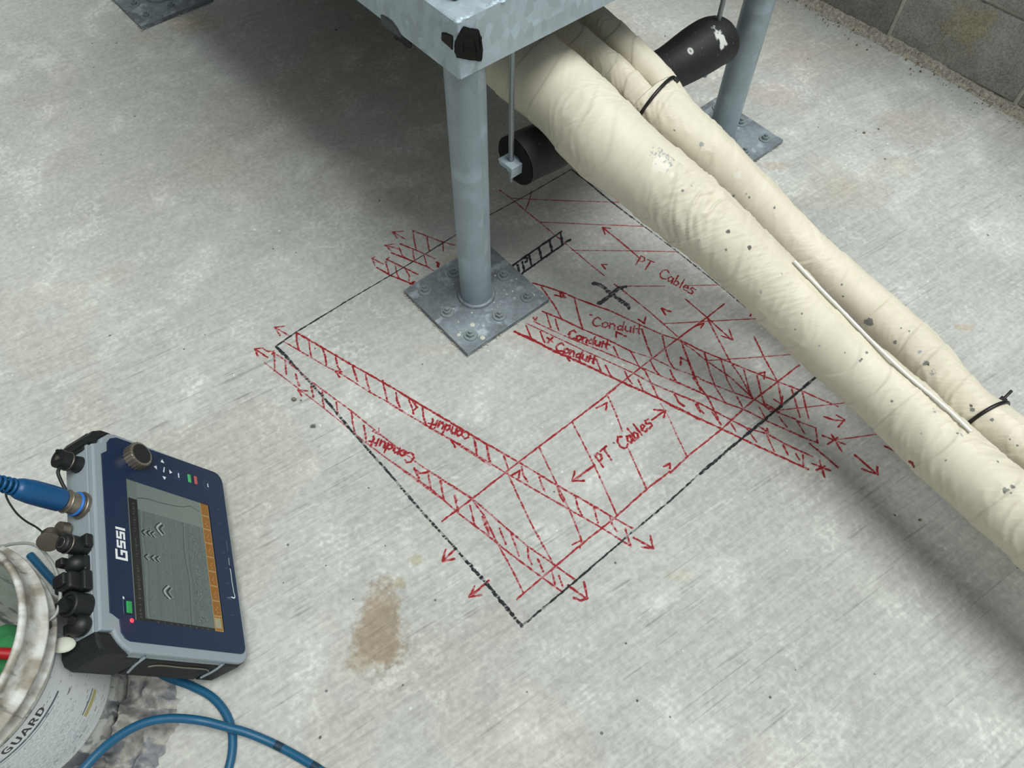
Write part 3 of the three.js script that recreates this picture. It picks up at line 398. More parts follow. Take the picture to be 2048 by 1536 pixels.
// ---------------------------------------------------------------- hanger rods, foam covered cross pipe
const RX1 = .102, RX2 = .682, TY = .328, FR = .0505;
{
  for (const [i, x] of [RX1, RX2].entries()) {
    const y0 = i ? TY - .075 : .283, h = BY - .012 - y0 + .02;
    const r = thing('hanger_rod', i ? 'thin steel hanger rod entering the far end of the black foam, beside the rear leg' : 'steel hanger rod with a clip in front of the cut foam end', 'rod', loc(x, y0, -.002)); r.rotation.y = TH;
    const pts = []; const nT = 150; for (let k = 0; k <= nT * 2; k++) pts.push(new THREE.Vector2(.0050 + (k % 2 ? .00045 : -.00025), h * k / (nT * 2))); obj('rod', new THREE.LatheGeometry([new THREE.Vector2(0.0001, 0), ...pts, new THREE.Vector2(.0001, h)], 14), zinc, r);
    obj('nut', new THREE.CylinderGeometry(.0095, .0095, .008, 6).translate(0, .012, 0).translate(0, i ? .02 : .018, 0), zinc, r);
    if (!i) {
      const b = [box(.040, .0036, .040, .004, .050, 0, .0012), box(.040, .024, .0036, .004, .040, .0185, .0012), box(.0036, .010, .036, -.0145, .046, 0, .001)];
      obj('clip', b, galv, r);
    }
  }
  const f = thing('foam_sleeve', 'thick black foam sleeve on the cross bar under the cream pipes', 'pipe insulation', loc(RX1 + .012, TY, -.002)); f.rotation.y = TH;
  const L = RX2 - RX1 + .035, n = 90, m = 40, pos = [], idx = [], uv = [];
  const ctr = (t) => { const k = sm(.62, 1, t); return [t * L, .012 * k - .018 * sm(.9, 1.05, t) - .014 * Math.exp(-Math.pow((t - .16) / .1, 2)), -.006 * Math.sin(t * 3)]; };
  const rad = (t, a) => { let r = FR * (1 + .10 * Math.exp(-Math.pow((t - .88) / .1, 2)) - .06 * Math.exp(-Math.pow((t - .70) / .07, 2))); if (t > .955) r *= Math.sqrt(Math.max(0, 1 - Math.pow((t - .955) / .05, 2))) * .55 + .45; return r * (1 + .012 * (vn(t * 12, a * 2) - .5)) ; };
  for (let i = 0; i <= n; i++) for (let j = 0; j <= m; j++) { const t = i / n, a = j / m * 2 * Math.PI, c = ctr(t), r = rad(t, Math.cos(a) + 2); pos.push(c[0], c[1] + Math.cos(a) * r, c[2] + Math.sin(a) * r); uv.push(t * L, j / m * .32); }
  for (let i = 0; i < n; i++) for (let j = 0; j < m; j++) { const k = i * (m + 1) + j; idx.push(k, k + 1, k + m + 1, k + 1, k + m + 2, k + m + 1); }
  const g = new THREE.BufferGeometry(); g.setAttribute('position', new THREE.Float32BufferAttribute(pos, 3)); g.setAttribute('uv', new THREE.Float32BufferAttribute(uv, 2)); g.setIndex(idx); g.computeVertexNormals();
  const foam = std({ map: tex(512, 256, (u, v, o) => { const m2 = fbm(u * 14, v * 7, 4), h = hsh(Math.floor(u * 300), Math.floor(v * 150)); const k = .135 + (m2 - .5) * .05 + (h > .994 ? .25 : 0); o[0] = k * .97; o[1] = k; o[2] = k * 1.03;
    const e = Math.hypot((u * 512 - 452) / 11, (v * 256 - 30) / 19) + (fbm(u * 60, v * 30, 3) - .5) * 1.6, e2 = Math.hypot((u * 512 - 385) / 7, (v * 256 - 22) / 8), s = Math.max(sm(1, .7, e), sm(1, .6, e2) * (e2 > .35 ? 1 : .55)); o[0] += (.86 - o[0]) * s; o[1] += (.87 - o[1]) * s; o[2] += (.86 - o[2]) * s; }), roughness: .6 });
  { const t = foam.map; t.repeat.set(1 / L, 1 / .32); }
  obj('sleeve', g, foam, f);
  const c0 = ctr(0), end = new THREE.RingGeometry(.017, FR, 40, 3).rotateY(-Math.PI / 2).translate(0, c0[1], c0[2]); { const p = end.attributes.position; for (let i = 0; i < p.count; i++) p.setX(i, -.0008 - .002 * vn(p.getY(i) * 200, p.getZ(i) * 200)); end.computeVertexNormals(); }
  obj('cut_end', end, std({ color: 0x0b0c0c, roughness: .95 }), f); obj('core', [cyl(.018, .018, .3, 0, 0, 0, 24).rotateZ(Math.PI / 2).translate(.15 + .003, c0[1], c0[2])], std({ color: 0x15171a, roughness: .6 }), f);
  const ce = ctr(1); obj('end_cap', [new THREE.SphereGeometry(FR * .47, 24, 12).scale(.25, 1, 1).translate(ce[0], ce[1], ce[2])], std({ color: 0x1b1d1e, roughness: .7 }), f);
  const pad = new THREE.RingGeometry(.001, .007, 16).rotateX(-Math.PI / 2).rotateX(.95); obj('scuff', pad.translate(.085, c0[1] - .006 + FR * Math.cos(.95) + .0012, FR * Math.sin(.95) + .0008), std({ color: 0x8d9191, roughness: .9 }), f);
}

// ---------------------------------------------------------------- cream jacketed pipes
function pathOf(rows) { // rows: px, py, y, [radius across, radius up]
  const pts = rows.map(([x, y, h]) => onY(x, y, h)); return pts;
}
function jacket(rows, lead, tail, o) {
  let pts = pathOf(rows), ra = rows.map((r) => r[3]), rb = rows.map((r) => r[4] ?? r[3]);
  if (lead) { const d = pts[0].clone().sub(pts[1]).normalize(); if (o.flatLead) { d.y = 0; d.normalize(); } pts = [pts[0].clone().addScaledVector(d, lead), ...pts]; ra = [ra[0], ...ra]; rb = [rb[0], ...rb]; }
  if (tail) { const k = pts.length - 1, d = pts[k].clone().sub(pts[k - 1]); d.y *= .3; d.normalize(); pts = [...pts, pts[k].clone().addScaledVector(d, tail)]; ra.push(ra[k]); rb.push(rb[k]); }
  const cv = new THREE.CatmullRomCurve3(pts, false, 'centripetal'), len = cv.getLength(), n = Math.round(len / .0021), m = o.m ?? 96, pos = [], uv = [], idx = [], rings = [];
  const K = pts.length - 1; const acc = [0]; cv.arcLengthDivisions = 400; const lens = cv.getLengths(400); const sAt = pts.map((_, i) => lens[Math.round(i / K * 400)]);
  const rad = (arr, s) => { let i = 0; while (i < K - 1 && sAt[i + 1] < s) i++; const t = sm(sAt[i], sAt[i + 1], s); return arr[i] + (arr[i + 1] - arr[i]) * t; };
  const seams = []; let q = .03; while (q < len) { seams.push([q, (hsh(Math.floor(q * 999), o.seed) - .5) * .05 + .035, hsh(Math.floor(q * 777), o.seed + 1) * 6]); q += .05 + .085 * hsh(Math.floor(q * 555), o.seed + 2); }
  for (let i = 0; i <= n; i++) {
    const s = len * i / n, c = cv.getPointAt(i / n), t = cv.getTangentAt(i / n), side = V().crossVectors(t, V(0, 1, 0)).normalize(), up = V().crossVectors(side, t), A = rad(ra, s), B = rad(rb, s);
    rings.push({ s, c, t, side, up, A, B });
    for (let j = 0; j <= m; j++) {
      const a = j / m * 2 * Math.PI, ca = Math.cos(a), sa = Math.sin(a); let d = 0;
      for (const [s0, tilt, ph] of seams) { const e = s - s0 - tilt * (Math.sin(a + .5) * .8 + .25 * Math.sin(2 * a + ph)); if (e > -.003 && e < .06) d += .0016 * sm(-.0022, .0, e) * (1 - sm(.003, .05, e)); }
      const sl = s + .02 * Math.sin(a), cx = ca * 1.3 + 5, cy = sa * 1.3 + 5, mod = sm(.38, .72, vn(s * 9 + o.seed * 3, cx * 1.1 + cy * .9));
      const w = vn(sl * 70 + cx * 2.5, cy * 1.4 + o.seed), w2 = vn(sl * 150 + cy * 3, cx * 1.6), r1 = 1 - Math.abs(w * 2 - 1), r2 = 1 - Math.abs(w2 * 2 - 1);
      d += (Math.pow(r1, 3) *   .0013 * (.2 + mod) + Math.pow(r2, 4) * .0010 * mod); { const w3 = vn(sl * 60 - cy * 4 + 30, cx * 1.1 + o.seed * 2), r3 = 1 - Math.abs(w3 * 2 - 1); d += Math.pow(r3, 9) * .0014 * sm(.45, .7, vn(s * 7 + 50, cy + o.seed)); } for (const [s0, wd, am] of o.creases ?? []) { const g = Math.exp(-Math.pow((s - s0) / wd, 2)); const ww = vn(sl * 95 + cx * 5, cy * 2.2); d += g * am * Math.pow(1 - Math.abs(ww * 2 - 1), 2); }
      d += (vn(s * 6 + cx, cy * .8 + o.seed * 7) - .5) * .003;
      const p = c.clone().addScaledVector(side, sa * (A + d)).addScaledVector(up, ca * (B + d)); pos.push(p.x, p.y, p.z); uv.push(s / len, j / m);
    }
  }
  for (let i = 0; i < n; i++) for (let j = 0; j < m; j++) { const k = i * (m + 1) + j; idx.push(k, k + 1, k + m + 1, k + 1, k + m + 2, k + m + 1); }
  // closed ends
  for (const [i, sg] of [[0, 1], [n, -1]]) { const c = rings[i].c, k0 = pos.length / 3; pos.push(c.x, c.y, c.z); uv.push(i / n, .5); for (let j = 0; j < m; j++) { const a = i * (m + 1) + j, b = a + 1; sg > 0 ? idx.push(k0, b, a) : idx.push(k0, a, b); } }
  const g = new THREE.BufferGeometry(); g.setAttribute('position', new THREE.Float32BufferAttribute(pos, 3)); g.setAttribute('uv', new THREE.Float32BufferAttribute(uv, 2)); g.setIndex(idx); g.computeVertexNormals();
  { const N = g.attributes.normal; for (let i = 0; i <= n; i++) { const a = i * (m + 1), b = a + m; for (let c = 0; c < 3; c++) { const v = (N.array[a * 3 + c] + N.array[b * 3 + c]) / 2; N.array[a * 3 + c] = N.array[b * 3 + c] = v; } } }
  return { g, rings, len, cv, m, n };
}
function spotsOn(j, list) {   // photo pixel marks to (s, turn) on the jacket: the vertex nearest to the pixel among those that face the camera
  const P = j.g.attributes.position, N = j.g.attributes.normal, v = V(), nn = V(), out = [];
  for (const [px, py, r, tone, rag] of list) { let b = 1e9, bi = 0; for (let i = 0; i < (j.n + 1) * (j.m + 1); i++) { v.fromBufferAttribute(P, i); nn.fromBufferAttribute(N, i); if (nn.dot(camera.position.clone().sub(v)) < 0) continue; const q = toPx(v), d = (q[0] - px) ** 2 + (q[1] - py) ** 2; if (d < b) { b = d; bi = i; } } const i = Math.floor(bi / (j.m + 1)); out.push({ s: j.rings[i].s, t: (bi % (j.m + 1)) / j.m, r: r / 1500, tone, rag, A: j.rings[i].A }); }
  return out;
}
function creamMap(j, spots, w, h, seed, base = [.875, .85, .785]) {
  return tex(w, h, (u, v, o) => {
    const s = u * j.len, k0 = j.rings[Math.min(j.n, Math.floor(u * j.n))].A * 2 * Math.PI, c = fbm(s * 11 + seed, v * 6, 3), f = vn(s * 500, v * 220), st = vn(s * 160, v * 4 + seed); let k = 1 + (c - .5) * .07 + (f - .5) * .025 + (st - .5) * .02, r = base[0] * k, g = base[1] * k, b = base[2] * (k - (1 - c) * .02);
    for (const q of spots) { const dx = s - q.s; if (dx > q.r * 2 || dx < -q.r * 2) continue; const dy = (v - q.t) * k0; const d = Math.hypot(dx, dy) / q.r + (fbm(s * 190 + q.s * 90, v * 60, 3) - .5) * (.9 + (q.rag || 0) * 2.2); if (d > 1.25) continue; const m = sm(1.05, .75, d) * (q.rag > .5 ? sm(.35, .6, vn(s * 420, v * 150)) : 1); const T = q.tone; r += (T[0] - r) * m; g += (T[1] - g) * m; b += (T[2] - b) * m; }
    o[0] = r; o[1] = g; o[2] = b;
  });
}
const GY = [.50, .51, .50], DK = [.36, .35, .32], PG = [.66, .67, .68], RD = [.56, .13, .13];
let J1, J2;
{
  J1 = jacket([[1037, 120, .436, .0735], [1130, 197, .440, .0708], [1210, 280, .424, .0730], [1297, 352, .392, .0675], [1410, 447, .348, .0620], [1525, 552, .295, .0585], [1682, 710, .222, .0560], [1790, 806, .205, .0562], [1887, 900, .202, .0570], [1968, 973, .205, .0570], [2096, 1080, .208,   .0570]], .55, .5, { seed: 3, flatLead: true, creases: [[1.02, .05, .004], [1.85, .05, .0035]] });
  console.log('J1', J1.len);
  const sp = spotsOn(J1, [[1325, 318, 34, PG, .6], [1320, 330, 22, [.91, .895, .85], .3], [1342, 352, 7, [.91, .89, .83], .2], [1455, 464, 6, DK, .1], [1499, 496, 6, DK, .1], [1452, 500, 3, GY, .1], [1520, 586, 5, PG, .3], [1566, 547, 3, PG, 0], [1365, 381, 4, GY, 0], [1382, 372, 3, PG, 0], [1605, 628, 4, GY, .1], [1735, 704, 4, GY, .1], [1720, 720, 4, GY, .2], [1724, 718, 3, DK, .2], [1690, 705, 3, GY, 0], [1784, 803, 3, GY, .1], [1870, 825, 4, PG, .4], [1866, 818, 3, GY, 0], [1842, 868, 3, PG, 0], [1824, 925, 7, RD, .25], [1826, 932, 6, RD, .25], [2012, 982, 9, GY, .5], [2024, 975, 5, GY, .3], [2008, 984, 3, DK, 0], [1924, 870, 5, PG, .5], [1996, 922, 3, GY, 0], [1915, 865, 3, GY, 0], [1893, 920, 3, GY, 0], [1590, 660, 3, GY, 0], [1640, 690, 3, PG, 0], [1400, 480, 3, PG, 0]]);
  const m = thing('insulated_pipe', 'thickest cream jacketed pipe, sagging from under the stand down across the floor', 'pipe', J1.rings[0].c.clone().setY(0)); J1.g.translate(-m.position.x, 0, -m.position.z);
  obj('jacket', J1.g, std({ map: creamMap(J1, sp, 2048, 512, 5), roughness: .55, color: 0xffffff }), m);
  J2 = jacket([[1303, 190, .425, .0520, .0360], [1352, 240, .405, .0480, .0400], [1426, 316, .358, .0470], [1504, 394, .300, .0460], [1593, 487, .240, .0450], [1724, 600, .190, .0440], [1790, 660, .182, .0430], [1848, 714, .182, .0420], [1928, 806, .185, .0410], [2012, 870, .188, .0415], [2110, 950, .19, .042]], 0, .5, { seed: 11, creases: [[.02, .03, .003], [1.02, .06, .003]] });
  const sp2 = spotsOn(J2, [[1403, 291, 7, PG, .1], [1408, 300, 8, [.91, .89, .83], .3], [1347, 261, 3, GY, 0], [1466, 392, 4, GY, 0], [1500, 394, 4, GY, .1], [1548, 415, 4, GY, .3], [1494, 388, 3, PG, 0], [1475, 350, 10, [.91, .895, .85], .4], [1737, 644, 11, GY, .4], [1790, 686, 6, GY, .2], [1852, 726, 7, GY, .4], [1858, 728, 4, DK, .3], [1838, 705, 5, PG, .5], [1865, 746, 7, PG, .6], [1945, 818, 6, GY, .5], [1943, 812, 4, DK, .3], [1984, 838, 4, GY, .2], [1803, 655, 3, GY, 0], [1682, 570, 3, GY, 0], [1685, 593, 3, GY, 0], [1818, 663, 3, GY, 0], [2020, 880, 3, GY, 0], [2035, 890, 3, GY, 0]]);
  const m2 = thing('insulated_pipe', 'cream jacketed pipe held by two black ties, alongside the thickest pipe', 'pipe', J2.rings[0].c.clone().setY(0)); J2.g.translate(-m2.position.x, 0, -m2.position.z);
  obj('jacket', J2.g, std({ map: creamMap(J2, sp2, 2048, 512, 9), roughness: .55 }), m2);
  const J3 = jacket([[1125, 62, .425, .0300], [1180, 106, .420, .0295], [1232, 148, .418, .029], [1283, 198, .415, .027], [1320, 235, .405, .024]], .4, 0, { seed: 17, m: 64, flatLead: true });
  const m3 = thing('insulated_pipe', 'thin cream pipe between the thickest pipe and the outer thin pipe', 'pipe', J3.rings[0].c.clone().setY(0)); J3.g.translate(-m3.position.x, 0, -m3.position.z); obj('jacket', J3.g, std({ map: creamMap(J3, [], 1024, 256, 3), roughness: .55 }), m3);
  const J4 = jacket([[1180, 32, .425, .0310], [1245, 92, .420, .0305], [1294, 136, .418, .029], [1330, 175, .412, .026], [1350, 200, .402, .022]], .4, 0, { seed: 23, m: 64, flatLead: true });
  const m4 = thing('insulated_pipe', 'outer thin cream pipe passing the far black foam, ending under the first black tie', 'pipe', J4.rings[0].c.clone().setY(0)); J4.g.translate(-m4.position.x, 0, -m4.position.z); obj('jacket', J4.g, std({ map: creamMap(J4, [], 1024, 256, 6), roughness: .55 }), m4);
  // black ties round the second pipe
  const tie = (s, lift, label, skew, tailOut) => {
    const i = Math.round(s / J2.len * J2.n), r = J2.rings[i], t = thing('cable_tie', label, 'cable tie', r.c.clone()); const pts = [];
    for (let k = 0; k < 48; k++) { const a = k / 48 * 2 * Math.PI, p = V().addScaledVector(r.side, Math.sin(a) * (r.A + lift)).addScaledVector(r.up, Math.cos(a) * (r.B + lift)).addScaledVector(r.t, skew * Math.sin(a)); pts.push(p); }
    obj('band', tube(pts, .0034, 96, 8, true), std({ color: 0x101011, roughness: .4 }), t);
    const hd = r.side.clone().multiplyScalar(-r.A * .80).addScaledVector(r.up, r.B * .62); const hg = new RoundedBoxGeometry(.009, .007, .011, 2, .0012); const hm = obj('head', hg, std({ color: 0x101011, roughness: .4 }), t); hm.position.copy(hd).addScaledVector(r.up, lift); hm.lookAt(t.position.clone().add(hm.position).add(r.t));
    if (tailOut) obj('tail', tube([hm.position.clone(), hm.position.clone().addScaledVector(r.side, -.010).addScaledVector(r.up, .004), hm.position.clone().addScaledVector(r.side, -.022).addScaledVector(r.up, .006)], .0028, 12, 6), std({ color: 0x101011, roughness: .4 }), t);
  };
  tie(.012, .0045, 'black tie round the two thin cream pipes, next to the black foam', .010, false);
  { let b = 1e9, bs = 0; for (const r of J2.rings) { const q = toPx(r.c), d = (q[0] - 1968) ** 2 + (q[1] - 836) ** 2; if (d < b) { b = d; bs = r.s; } } tie(bs, .0035, 'black tie with a loose tail round the second cream pipe, on its low stretch', -.012, true); }
  // white cord lying in the groove between the two pipes
  const front = (px, py) => { let best = 9; for (const [J, o] of [[J1, m.position], [J2, m2.position]]) { const P = J.g.attributes.position, v = V(); for (let i = 0; i < (J.n + 1) * (J.m + 1); i += 1) { v.fromBufferAttribute(P, i).add(o); const q = toPx(v); if (Math.abs(q[0] - px) < 5 && Math.abs(q[1] - py) < 5 && q[2] < best) best = q[2]; } } return V(0, CH, 0).addScaledVector(rayDir(px, py), best - .0035); };
  const pts = [[1588, 522], [1620, 556], [1655, 592], [1700, 638], [1745, 684], [1790, 728], [1830, 764], [1870, 797], [1905, 828], [1942, 864]].map(([x, y]) => front(x, y));
  const c = thing('white_cord', 'thin white cord lying in the groove between the cream pipes', 'cord', pts[0].clone()); obj('strand', tube(pts.map((p) => p.clone().sub(c.position)), .0030, 120, 8), std({ color: 0xf4f4f0, roughness: .5 }), c);
}
console.log('pipes done');

// ---------------------------------------------------------------- scanner console leaning on the bucket
const TU = V(-.3227857, 0, -.94647208), TV = V(-.41556382, .89845475, .14172426), TN = V(.85036234, .43906612, -.29000835), TO = V(-.4232, .0310, -.2899);
const tloc = (u, v, n) => TO.clone().addScaledVector(TU, u).addScaledVector(TV, v).addScaledVector(TN, n);
{
  const t = thing('scanner_console', 'dark blue rugged tablet console leaning against the white bucket', 'console', TO);
  t.quaternion.setFromRotationMatrix(new THREE.Matrix4().makeBasis(TU, TV, TN));
  const D = .063, silver = std({ color: 0x98a4ab, roughness: .5, metalness: .15 }), rub = std({ color: 0x14181a, roughness: .55 }), dark = std({ color: 0x0c0f10, roughness: .6 });
  const ext = (pts, z0, z1, bev = .0015) => new THREE.ExtrudeGeometry(poly(pts), { depth: z1 - z0 - 2 * bev, bevelEnabled: true, bevelSize: bev, bevelThickness: bev, bevelSegments: 2, bevelOffset: -bev }).translate(0, 0, z0 + bev);
  const arc = (cx, cy, r, a0, a1, n = 7) => Array.from({ length: n + 1 }, (_, i) => { const a = (a0 + (a1 - a0) * i / n) * Math.PI / 180; return [cx + r * Math.cos(a), cy + r * Math.sin(a)]; });
  const u0 = .006, u1 = .367, v0 = .003, v1 = .288;
  const body = [...arc(u0 + .022, v0 + .022, .022, 180, 270), ...arc(u1 - .026, v0 + .026, .026, 270, 360), [u1 - .001, .246], [.354, .262], [.340, v1], [.032, v1], [.0187, .262], [u0, .240]];
  obj('housing', ext(body, -D + .006, -.012, .002), silver, t);
  const bez = [...arc(u0 + .022, v0 + .022, .022, 180, 270), ...arc(u1 - .026, v0 + .026, .026, 270, 360), [u1, .244], [.364, .256], [.351, .2705], [.341, .274], [.334, v1], [.032, v1], [.034, .266], [.026, .262], [.0187, .256], [.012, .248], [u0, .236]];
  obj('bezel', ext(bez, -.013, 0, .003), silver, t);
  // faceplate with its printing
  const FWd = .374, FHt = .294, cw = 1496, chh = 1176, cv = document.createElement('canvas'); cv.width = cw; cv.height = chh; const k = cw / FWd, X = (u) => u * k, Y = (v) => chh - v * k, c = cv.getContext('2d');
  c.fillStyle = '#0f2546'; c.fillRect(0, 0, cw, chh);
  for (let i = 0; i < 2600; i++) { c.fillStyle = rnd() > .5 ? 'rgba(120,140,170,.05)' : 'rgba(0,0,10,.07)'; c.fillRect(rnd() * cw, rnd() * chh, 2 + rnd() * 9, 1 + rnd() * 2); }
  const line = (pts, w, st) => { c.strokeStyle = st; c.lineWidth = w * k; c.lineCap = 'butt'; c.lineJoin = 'miter'; c.beginPath(); pts.forEach(([u, v], i) => (i ? c.lineTo(X(u), Y(v)) : c.moveTo(X(u), Y(v)))); c.stroke(); };
  const fillp = (pts, st) => { c.fillStyle = st; c.beginPath(); pts.forEach(([u, v], i) => (i ? c.lineTo(X(u), Y(v)) : c.moveTo(X(u), Y(v)))); c.fill(); };
  { // logo letters, drawn as squared strokes
    const W = '#e9ecec', w = .0036, y0 = .2385, y1 = .2545, ym = (y0 + y1) / 2; const S = (x, b) => [[x + b, y1 - w / 2], [x + w / 2, y1 - w / 2], [x + w / 2, ym], [x + b - w / 2, ym], [x + b - w / 2, y0 + w / 2], [x, y0 + w / 2]];
    line([[.1595, .2575 - w / 2], [.1432 + w / 2, .2575 - w / 2], [.1432 + w / 2, y0 - .0005], [.1595 - w / 2, y0 - .0005], [.1595 - w / 2, ym], [.151, ym]], w * 1.1, W); line(S(.1622, .0128), w, W); line(S(.1772, .0128), w, W); line([[.1945, y0 - w / 4], [.1945, y1 + w / 4]], w * 1.15, W); }
  const P = '#dfe6ea';
  for (const [a, b, r] of [[.3462, .1505, 0], [.3292, .1666, 1], [.3302, .1343, 2], [.3138, .1495, 3]]) { const s = .0042, dd = [[1, 0], [0, 1], [0, -1], [-1, 0]][r], ex = [-dd[1], dd[0]]; fillp([[a + dd[0] * s, b + dd[1] * s], [a - dd[0] * s * .6 + ex[0] * s, b - dd[1] * s * .6 + ex[1] * s], [a - dd[0] * s * .6 - ex[0] * s, b - dd[1] * s * .6 - ex[1] * s]], P); }
  c.strokeStyle = 'rgba(10,14,30,.8)'; c.lineWidth = 4; for (const r of [.0105, .025]) { c.beginPath(); c.arc(X(.330), Y(.1500), r * k, 0, 7); c.stroke(); }
  line([[.3355, .1475], [.3300, .1485], [.3265, .1500], [.3250, .1485]], .0022, P); line([[.3335, .1165], [.3245, .1165]], .0026, P); line([[.3335, .0480], [.3275, .0480], [.3275, .0460]], .0020, P);
  for (const [a, b] of [[.3292, .1185], [.33, .05]]) { c.strokeStyle = 'rgba(130,150,180,.45)'; c.lineWidth = 3; c.strokeRect(X(a - .008), Y(b + .007), .016 * k, .011 * k); }
  for (let i = 0; i < 8; i++) line([[.285 - i * .0285, .034], [.285 - i * .0285, .026]], .0006, 'rgba(150,170,200,.5)');
  line([[.1922, .0195], [.178, .0200]], .0010, '#cfd8dc'); line([[.172, .0200], [.1683, .0189], [.150, .0192], [.1304, .0185], [.1200, .0168]], .0014, '#e4eaec'); line([[.1200, .0168], [.1172, .0200], [.1186, .026]], .0020, '#eef2f2'); line([[.1175, .026], [.1160, .036]], .0009, 'rgba(190,200,205,.7)'); line([[.226, .019], [.205, .0193]], .0007, 'rgba(190,200,210,.6)');
  c.strokeStyle = 'rgba(10,16,34,.9)'; c.lineWidth = 6; c.strokeRect(X(.0600), Y(.2465), .024 * k, .0145 * k); c.strokeStyle = 'rgba(190,205,215,.5)'; c.lineWidth = 3; c.beginPath(); c.moveTo(X(.082), Y(.2490)); c.lineTo(X(.060), Y(.2490)); c.stroke();
  fillp([[.0815, .2465], [.0850, .2465], [.0862, .2492], [.0828, .2496]], '#e6ecec');
  const ft = new THREE.CanvasTexture(cv); ft.colorSpace = THREE.SRGBColorSpace;
  const blue = [[.319, .273], [.328, .262], [.344, .2615], [.354, .255], [.360, .243], ...arc(.346, .027, .0185, 360, 270).map(([a, b]) => [a + .0005, b]), ...arc(.0335, .0215, .0125, 270, 180), [.0210, .2400], [.0245, .2480], [.0327, .2545], [.0511, .2560], [.0582, .2680], [.0590, .2715], [.1734, .2715]].reverse();
  const sc = [[.0530, .0505], [.2885, .0505], [.2885, .2295], [.0530, .2295]];
  const shp = poly(blue); shp.holes.push(poly(sc)); const fg = new THREE.ExtrudeGeometry(shp, { depth: .0012, bevelEnabled: true, bevelSize: .0004, bevelThickness: .0004, bevelSegments: 1 }); { const p = fg.attributes.position, uv = fg.attributes.uv; for (let i = 0; i < p.count; i++) uv.setXY(i, p.getX(i) / FWd, p.getY(i) / FHt); }
  const fp = obj('faceplate', fg, std({ map: ft, roughness: .42 }), t); fp.position.z = -.0002;
  // screen
  const sw = 1024, sh = Math.round(1024 * (.2295 - .0505) / (.2885 - .0530)), s2 = document.createElement('canvas'); s2.width = sw; s2.height = sh; const ks = sw / (.2885 - .0530), SX = (u) => (u - .0530) * ks, SY = (v) => sh - (v - .0505) * ks, q = s2.getContext('2d');
  const rect = (ua, va, ub, vb, st) => { q.fillStyle = st; q.fillRect(SX(ua), SY(vb), (ub - ua) * ks, (vb - va) * ks); };
  rect(.0530, .0505, .2885, .2295, '#20282a'); rect(.2380, .0715, .2885, .2160, '#93a29c'); rect(.0585, .0715, .2380, .2095, '#7d8d8b');
  for (let i = 0; i < sh; i++) { const v = .0505 + (sh - i) / ks; if (v < .0715 || v > .2095) continue; const band = .06 * Math.sin(v * 900) * sm(.20, .209, v) + .05 * (vn(v * 700, 3) - .5); q.fillStyle = band > 0 ? `rgba(200,210,208,${Math.abs(band) * 2})` : `rgba(20,30,30,${Math.abs(band) * 3})`; q.fillRect(SX(.0585), i, (.2380 - .0585) * ks, 1); }
  for (let i = 0; i < 5200; i++) { const u = rr(.059, .238), v = rr(.0715, .2095), d = Math.exp(-Math.pow((v - .098) / .006, 2)) + .25 * Math.exp(-Math.pow((v - .082) / .008, 2)) + .06; if (rnd() > d) continue; q.fillStyle = rnd() > .35 ? 'rgba(30,40,40,.65)' : 'rgba(190,200,198,.5)'; q.fillRect(SX(u), SY(v), 2 + rnd() * 7, 2 + rnd() * 3); }
  const wav = (v, w, st, ph) => { q.strokeStyle = st; q.lineWidth = w; q.beginPath(); for (let i = 0; i <= 60; i++) { const u = .0585 + .1795 * i / 60, vv = v + .0022 * Math.sin(i * .16 + ph) + (hsh(i, Math.floor(v * 1e4)) - .5) * .0008; i ? q.lineTo(SX(u), SY(vv)) : q.moveTo(SX(u), SY(vv)); } q.stroke(); };
  wav(.1185, 4, 'rgba(50,62,62,.75)', 1); wav(.1160, 3, 'rgba(180,192,190,.5)', 1); wav(.109, 3, 'rgba(60,72,72,.5)', 2); wav(.2030, 4, 'rgba(170,182,180,.5)', .4); wav(.1985, 4, 'rgba(80,92,92,.5)', .4);
  const hyp = (u, v, w, h, st, lw) => { q.strokeStyle = st; q.lineWidth = lw; q.beginPath(); for (let i = -12; i <= 12; i++) { const a = i / 12, x = SX(u + a * w), y = SY(v - h * (Math.sqrt(1 + 6 * a * a) - 1)); i > -12 ? q.lineTo(x, y) : q.moveTo(x, y); } q.stroke(); };
  for (const [u, v] of [[.2000, .2045], [.2010, .1945], [.2008, .1870], [.1582, .2030], [.1590, .1910], [.1593, .1815]]) { hyp(u, v, .0046, .0034, 'rgba(15,20,22,.9)', 9); hyp(u, v - .004, .0046, .0034, 'rgba(205,215,212,.75)', 7); }
  for (const [u, v] of [[.2142, .1745], [.1064, .1705]]) { hyp(u, v + .003, .011, .0062, 'rgba(30,38,40,.8)', 8); hyp(u, v - .001, .011, .0062, 'rgba(218,226,222,.95)', 12); hyp(u, v - .0065, .008, .004, 'rgba(25,32,34,.85)', 12); hyp(u, v - .011, .008, .004, 'rgba(180,190,188,.7)', 8); }
  line2([[.2560, .2160], [.2610, .1990], [.2631, .1867], [.2630, .1599], [.2655, .1300], [.2690, .1120], [.2752, .0952], [.2692, .0760]], 5, 'rgba(60,70,68,.85)');
  function line2(pts, w, st) { q.strokeStyle = st; q.lineWidth = w; q.lineJoin = 'round'; q.beginPath(); pts.forEach(([u, v], i) => (i ? q.lineTo(SX(u), SY(v)) : q.moveTo(SX(u), SY(v)))); q.stroke(); }
  rect(.0530, .2095, .2885, .2295, '#2a2d2b'); for (let i = 0; i < 40; i++) rect(.058 + i * .0048, .2145 + (i % 3) * .001, .058 + i * .0048 + rr(.001, .0038), .2195, `rgba(150,150,140,${rr(.1, .5)})`); rect(.0530, .2265, .2885, .2280, '#9aa89a'); rect(.255, .2095, .2885, .2265, '#8a9a92');
